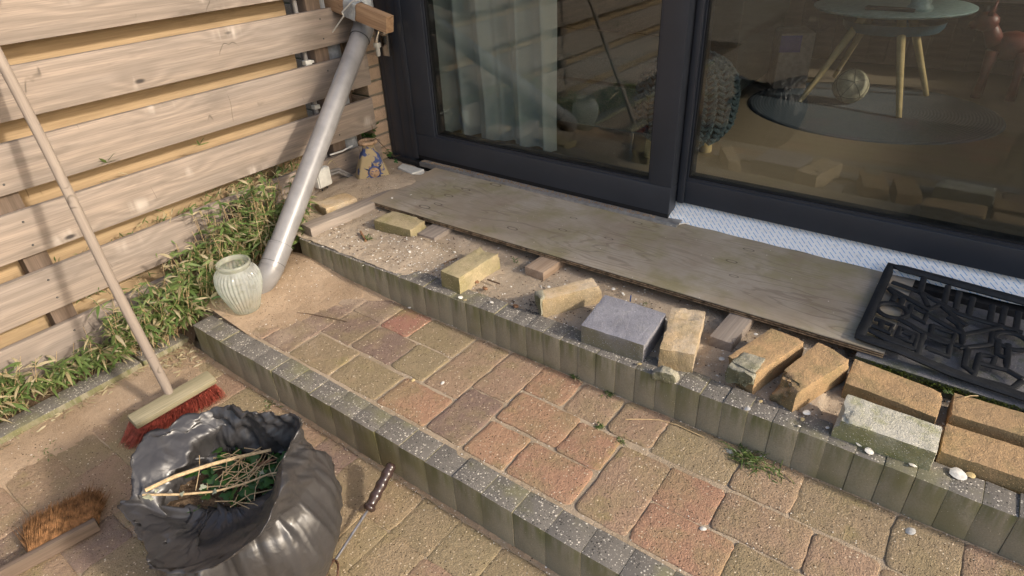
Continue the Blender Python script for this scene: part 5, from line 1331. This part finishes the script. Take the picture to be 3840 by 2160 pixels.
# dry dead tuft against the fence
b = MB(); c0 = onx((900, 790), FX + .03)
for i in range(420):
    a = random.uniform(0, 6.28); r = random.random() ** .5 * .045; p = c0 + Vector((random.uniform(-.02, .02), r * math.cos(a), r * math.sin(a) * .9)); d = Vector((random.gauss(0, .4), random.gauss(0, 1), random.gauss(0, 1))).normalized() * .016
    b.tube([p - d, p + Vector((0, 0, .002)), p + d], .00045, 3, False)
tag(b.build('dead_tuft', 'twig', None, True, (0, 0, 0)), 'ball of dead brown stems leaning on the fence above the bamboo', 'dead plant', kind='stuff')
# litter of dry leaves
def litter(name, n, fn, label, L=(.012, .035), mt='straw'):
    b = MB()
    for i in range(n):
        x, y, z = fn(); a = random.uniform(0, 6.28); blade(b, Vector((x, y, z + .002)), Vector((math.cos(a), math.sin(a), random.uniform(.0, .25))), random.uniform(*L), random.uniform(.003, .007), .1)
    o = b.build(name, mt, None, True, (0, 0, 0), angle=180); tag(o, label, 'leaf litter', kind='stuff'); return o
def fa(): y = random.gauss(.70, .04); x = random.gauss(-2.06, .05); return x, y, lows(x, min(y, .76)) + .004
def fb(): y = random.uniform(-.2, .62); x = random.gauss(-2.10, .012); return x, y, .012
def fc(): x = random.gauss(-2.08, .07); y = random.gauss(.91, .04); return x, y, mids(x, max(.85, y)) + .002
def fd(): x = random.uniform(-2.30, -2.21); y = random.uniform(-.2, .8); return x, y, .035
litter('fallen_leaves', 120, fa, 'dry bamboo leaves gathered at the foot of the lower step end')
litter('fallen_leaves', 130, fb, 'pale dry leaves lying along the kerb strip')
litter('fallen_leaves', 170, fc, 'dry leaves gathered around the glass jar')
litter('fallen_leaves', 240, fd, 'dry leaves in the planting bed below the bamboo')
# ivy by the vase
t = empty('ivy_plant', onx((1395, 500), -2.30), 'ivy trailing behind the vase at the brick corner', 'ivy')
for (px, py, n_, y_) in ((1395, 515, 16, 1.96), (1372, 505, 8, 1.96), (1402, 478, 6, 1.98), (1335, 535, 7, 1.93), (1458, 572, 7, 1.95), (1475, 590, 4, 1.95)):
    for i in range(n_):
        b = MB(); ivy_leaf(b, ony((px + random.gauss(0, 10), py + random.gauss(0, 7)), y_), random.uniform(.008, .016)); b.build('leaf', 'ivy', t, True, None, angle=180)
MB().tube([ony(p, 1.95) for p in ((1395, 470), (1400, 510), (1430, 540), (1455, 565), (1480, 588), (1500, 580))], .0016, 5).build('stem', 'twig', t)
# grass tufts
def tuft(p, n, L, label, spread=.8, col='grassm', r=.012, lean=(0, 0)):
    b = MB(); d_ = MB()
    for i in range(n):
        a = random.uniform(0, 6.28); q = Vector(p) + Vector((random.gauss(0, r), random.gauss(0, r), 0)); tg = d_ if random.random() < .14 else b
        blade(tg, q, Vector((math.cos(a) * spread + lean[0], math.sin(a) * spread * .7 + lean[1], random.uniform(.4, 1.3))), L * random.uniform(.5, 1.1), random.uniform(.0022, .0038), .75)
    t = empty('grass_tuft', p, label, 'grass', 'grass tufts')
    for bb, nm, mt in ((b, 'blades', col), (d_, 'dry_blades', 'straw')):
        if bb.v: o = bb.build(nm, mt, t, True, None, angle=180); o['kind'] = 'stuff'
tuft(onz((2790, 1715), Z1), 85, .085, 'large grass tuft at the foot of the upper step', 1.0, r=.014)
tuft(onz((2890, 1760), Z1), 40, .06, 'flat trailing grass right of the large tuft', 1.2, r=.02, lean=(.8, -.2))
tuft(onz((2160, 1420), Z1), 14, .045, 'thin grass tuft at the upper step left of the dark weed', .7, r=.004)
tuft(onz((2285, 1475), Z1), 40, .028, 'dark green weed at the foot of the upper step', 1.2, r=.006)
tuft(onz((2250, 1600), Z1), 26, .022, 'small weed in a paver joint', 1.2, r=.005)
tuft(onz((2325, 1652), Z1), 30, .018, 'tiny leafy weed between two pavers', 1.2, r=.005)
tuft(onz((1380, 900), .25), 34, .055, 'bright grass tuft in the sand below the flat yellow brick', .6, r=.008)
tuft(onz((1932, 985), .25), 12, .06, 'few grass blades before the square timber block', .6, r=.006)
tuft(onz((2418, 1138), .25), 20, .012, 'tiny green seedling behind the grey tile', 1.0, r=.004)
tuft(onz((3552, 1470), .265), 26, .012, 'tiny bright green weed between the orange bricks', 1.0, r=.004)
tuft(onz((160, 1690), .0), 60, .03, 'grass patch on the left pavers near the kerb strip', 1.2, r=.018)
tuft(onz((85, 1735), .0), 60, .022, 'bright moss like weed at the left edge of the pavers', 1.2, r=.016)
tuft(onz((303, 1503), .005), 16, .018, 'small bright weed by the kerb strip', 1.0, r=.004)
tuft(onz((1015, 1520), .0), 26, .022, 'thin weed between lower step and bin bag', 1.2, r=.012)
tuft(onz((1135, 1010), Z1 + .02), 24, .016, 'sparse seedlings in the sand right of the pipe mouth', 1.2, r=.018)

# ================================================================== SHELLS AND SMALL THINGS
def shell_bm(s, flat=.35):
    b = MB(); n = 12; b.v = [Vector((0, 0, s * flat))]
    for j in range(1, 4):
        r = s * j / 3
        for i in range(n):
            a = 2 * math.pi * i / n; rr = r * (1 - .22 * (math.cos(a) < -.6)); b.v.append(Vector((rr * math.cos(a) * 1.15, rr * math.sin(a) * .85, s * flat * math.cos(j / 3 * 1.5) + (.02 * s if i % 2 else 0))))
    b.f = [(0, 1 + i, 1 + (i + 1) % n) for i in range(n)] + [(1 + (j - 1) * n + i, 1 + j * n + i, 1 + j * n + (i + 1) % n, 1 + (j - 1) * n + (i + 1) % n) for j in (1, 2) for i in range(n)]
    return b
sm_ = shell_bm(1.0).build('seashell', 'shell', None, True, (0, 0, 0), angle=60); so_ = sm_.copy(); so_.data = sm_.data.copy(); so_.data.materials.clear(); so_.data.materials.append(M['shellochre'])
first = True
SH = [(1728, 1115, .251, .012, 'white shell on the upper step edge before the mossy brick', 0), (1843, 1133, .25, .011, 'white shell on the sand left of the broken pale brick', 0), (1745, 1125, .25, .009, 'ochre shell beside the white one on the step edge', 1),
      (1470, 742, .292, .0085, 'white shell lying on the plywood left corner', 0), (1542, 730, .292, .0095, 'white shell with dark rim on the plywood left corner', 0), (1284, 842, .262, .010, 'square white shell piece in the sand by the long beam', 0),
      (2398, 1364, .252, .013, 'greenish shell on the step edge before the grey tile', 1), (2484, 1372, .25, .010, 'pinkish shell at the mortar lump', 0), (2802, 1532, .252, .013, 'round pale shell on the step edge below the orange brick', 0), (2852, 1505, .25, .008, 'small ochre shell by the bitten orange brick', 1),
      (3027, 1547, .252, .014, 'white shell at the front corner of the bitten orange brick', 0), (3010, 1572, .25, .009, 'ochre shell piece beside the bitten orange brick', 1), (2998, 1597, .248, .007, 'small white shell on the step edge', 0), (3103, 1603, .25, .008, 'small shell left of the white block', 0),
      (3423, 1744, .249, .015, 'white shell on the step edge below the white block', 0), (3590, 1775, .25, .026, 'largest white shell with yellow tip at the right', 0), (3640, 1782, .248, .016, 'brown pebble shell beside the largest shell', 1), (3225, 1662, .249, .016, 'long pinkish shell before the white block', 0), (3258, 1690, .249, .015, 'flat white shell chip before the white block', 0), (3320, 1697, .249, .012, 'crumbly ochre lump on the step edge', 1),
      (1660, 1435, Z1 + .003, .010, 'flat white shell chip on an olive paver', 0), (2635, 1982, Z1 + .003, .012, 'half shell in the paver joint at the bottom', 0), (3413, 1990, Z1 + .003, .020, 'broken pink white shell on the right pavers', 0), (1536, 1153, Z1 + .01, .010, 'white shell at the foot of the upper step', 0),
      (1550, 1425, Z1 + .003, .009, 'ochre shell in the paver joint', 1), (2855, 1712, Z1 + .002, .008, 'small shell near the large grass tuft', 0), (1211, 925, .25, .0095, 'white shell on the left end of the upper step', 0), (1289, 931, .25, .007, 'small white shell on the left of the upper step', 0), (1540, 945, .262, .012, 'open shell lying on the sand heap', 0), (1606, 948, .265, .010, 'slanting white shell on the sand heap', 0), (1530, 928, .262, .007, 'tiny white shell on the sand heap', 0), (1705, 945, .262, .009, 'pale shell at the right of the sand heap', 0),
      (1553, 1028, .25, .008, 'oval white shell below the sand heap', 0), (1665, 935, .262, .007, 'white speck shell on top of the sand heap', 0), (2058, 1075, .25, .009, 'pale shell right of the square timber block', 0), (2336, 1100, .25, .008, 'white shell under the plywood edge', 0), (2300, 1083, .25, .010, 'shell half under the plywood edge', 0), (2835, 1253, .25, .009, 'white shell between timber and orange brick', 0), (2705, 1345, .25, .012, 'pale flat shell piece in front of the grooved timber', 0), (1080, 1062, Z1 + .02, .009, 'pale ring shell beside the pipe outlet', 1)]
for (px, py, z, s, lab, oc) in SH:
    src = so_ if oc else sm_
    o = bpy.data.objects.new('seashell', src.data); COL.objects.link(o); o.location = onz((px, py), z); o.scale = (s * .66, s * .66, s * .45); o.rotation_euler = (random.uniform(-.35, .35), random.uniform(-.35, .35), random.uniform(0, 6.28)); tag(o, lab, 'shell', 'seashells')
bpy.data.objects.remove(sm_); 
if so_.name in bpy.data.objects: bpy.data.objects.remove(so_)
def frags(name, n, fn, label, smin, smax, mt):
    b = MB()
    for i in range(n):
        x, y, z = fn(); s = random.uniform(smin, smax); a = random.uniform(0, 6.28); c, d = math.cos(a) * s, math.sin(a) * s; k = random.uniform(.35, .9)
        b.add([(x - c, y - d, z), (x + d * k, y - c * k, z), (x + c, y + d, z), (x - d * k, y + c * k, z), (x, y, z + s * .5)], [(0, 1, 4), (1, 2, 4), (2, 3, 4), (3, 0, 4)])
    tag(b.build(name, mt, None, False, (0, 0, 0)), label, 'fragments', kind='stuff')
def f1(): x = random.uniform(-2.0, .6); y = random.uniform(1.29, 1.72) if random.random() < .8 else random.gauss(1.35, .02); return x, y, ups(x, y) + .001
def f2(): x = random.gauss(-1.52, .14); y = random.gauss(1.42, .05); return x, y, ups(x, y) + .001
def f3(): x = random.gauss(-2.0, .16); y = random.uniform(.88, 1.25); return x, y, mids(x, y) + .001
def f4(): x = random.uniform(-1.3, .5); y = random.choice((.992, 1.27, .853, 1.135)) + random.gauss(0, .004); return x, y, Z1 + .0005
def f5(): x = random.uniform(-2.0, .2); y = random.gauss(.752, .006); return x, y, .004
def f6(): x = random.uniform(-2.2, -2.0); y = random.uniform(1.3, 1.9); return x, y, ups(x, y) + .001
frags('shell_fragments', 620, f1, 'tiny white shell fragments scattered over the sand bed', .0012, .0052, 'shell')
frags('shell_fragments', 160, f2, 'small shell fragments on the sand heap', .0015, .0045, 'shell')
frags('shell_fragments', 90, f3, 'shell fragments on the sand by the pipe mouth', .001, .0038, 'shell')
frags('shell_fragments', 200, f4, 'shell grit in the paver joints of the middle terrace', .0008, .0028, 'shell')
frags('shell_fragments', 140, f5, 'shell grit along the foot of the lower step', .0008, .0025, 'shell')
frags('bark_crumbs', 1500, f1, 'dark crumbs of bark and soil on the sand bed', .0012, .0050, 'twig')
frags('bark_crumbs', 260, f6, 'dark crumbs on the heap beside the vase', .0012, .0035, 'twig')
frags('bark_crumbs', 420, f3, 'dark crumbs on the sand near the pipe', .001, .003, 'twig')
def f7(): p = onz((2000 + random.gauss(0, 22), 1160 + random.gauss(0, 22)), .243); return p.x, p.y, ups(p.x, p.y) + .001
frags('bark_crumbs', 120, f7, 'black crumbs left of the broken pale brick', .0015, .004, 'blackcable')
# twigs
def twig(pts, r, label, z, mt='twig'):
    b = MB().tube([onz(p, z + .004) for p in pts], r, 6); tag(b.build('twig', mt, None), label, 'twig')
twig(((1046, 1133), (1072, 1158), (1110, 1172), (1155, 1176), (1230, 1190), (1300, 1206)), .0013, 'long curved twig on the mauve pavers', Z1)
twig(((2345, 1572), (2400, 1572), (2470, 1574), (2540, 1594), (2640, 1640)), .0014, 'thin pale twig along the foot of the upper step', Z1, 'stem')
twig(((1665, 990), (1690, 975), (1715, 968)), .0022, 'short reddish twig beside the mossy brick', .262)
twig(((1828, 1048), (1850, 1056), (1874, 1064)), .003, 'curled dark bark strip on the sand', .252)
twig(((1265, 1755), (1310, 1760)), .0008, 'hair thin twig between bag and tool handle', .005)
twig(((3615, 1490), (3640, 1484), (3668, 1484)), .0013, 'pale straw on the right orange brick', .279, 'stem')
b = MB().tube([onz((1352, 868), .262), onz((1372, 905), .254)], [.0045, .0052], 8); tag(b.build('bamboo_stub', 'deadleaf', None), 'broken brown cane stub beside the grass tuft in the sand', 'cane')
b = MB().tube([onz((2363, 1130), .25), onz((2366, 1108), .272)], .002, 6); tag(b.build('plastic_stub', 'bluebit', None), 'blue plastic stub sticking out behind the grey tile', 'plastic')
for (px, py, z, lab) in ((1787, 1055, .252, 'orange brown leaf scrap on the sand before the mossy brick'), (1934, 1146, .25, 'round reddish stone left of the broken pale brick'), (1819, 1080, .251, 'flat dull pebble on the sand')):
    b = MB().prism([(onz((px, py), z).x + .010 * math.cos(a), onz((px, py), z).y + .007 * math.sin(a)) for a in [i * math.pi / 5 for i in range(10)]], z - .004, z + .002, .002); tag(b.build('pebble', 'deadleaf', None), lab, 'pebble')
b = MB(); c0 = onz((2737, 1695), Z1)
for i in range(60): x, y = c0.x + random.gauss(0, .006), c0.y + random.gauss(0, .005); b.add([(x - .002, y, Z1 + .001), (x + .002, y, Z1 + .001), (x, y + .003, Z1 + .001), (x, y, Z1 + .004)], [(0, 1, 3), (1, 2, 3), (2, 0, 3)])
tag(b.build('lint', 'white', None, False, (0, 0, 0)), 'small tuft of bluish white lint beside the large grass tuft', 'lint', kind='stuff')
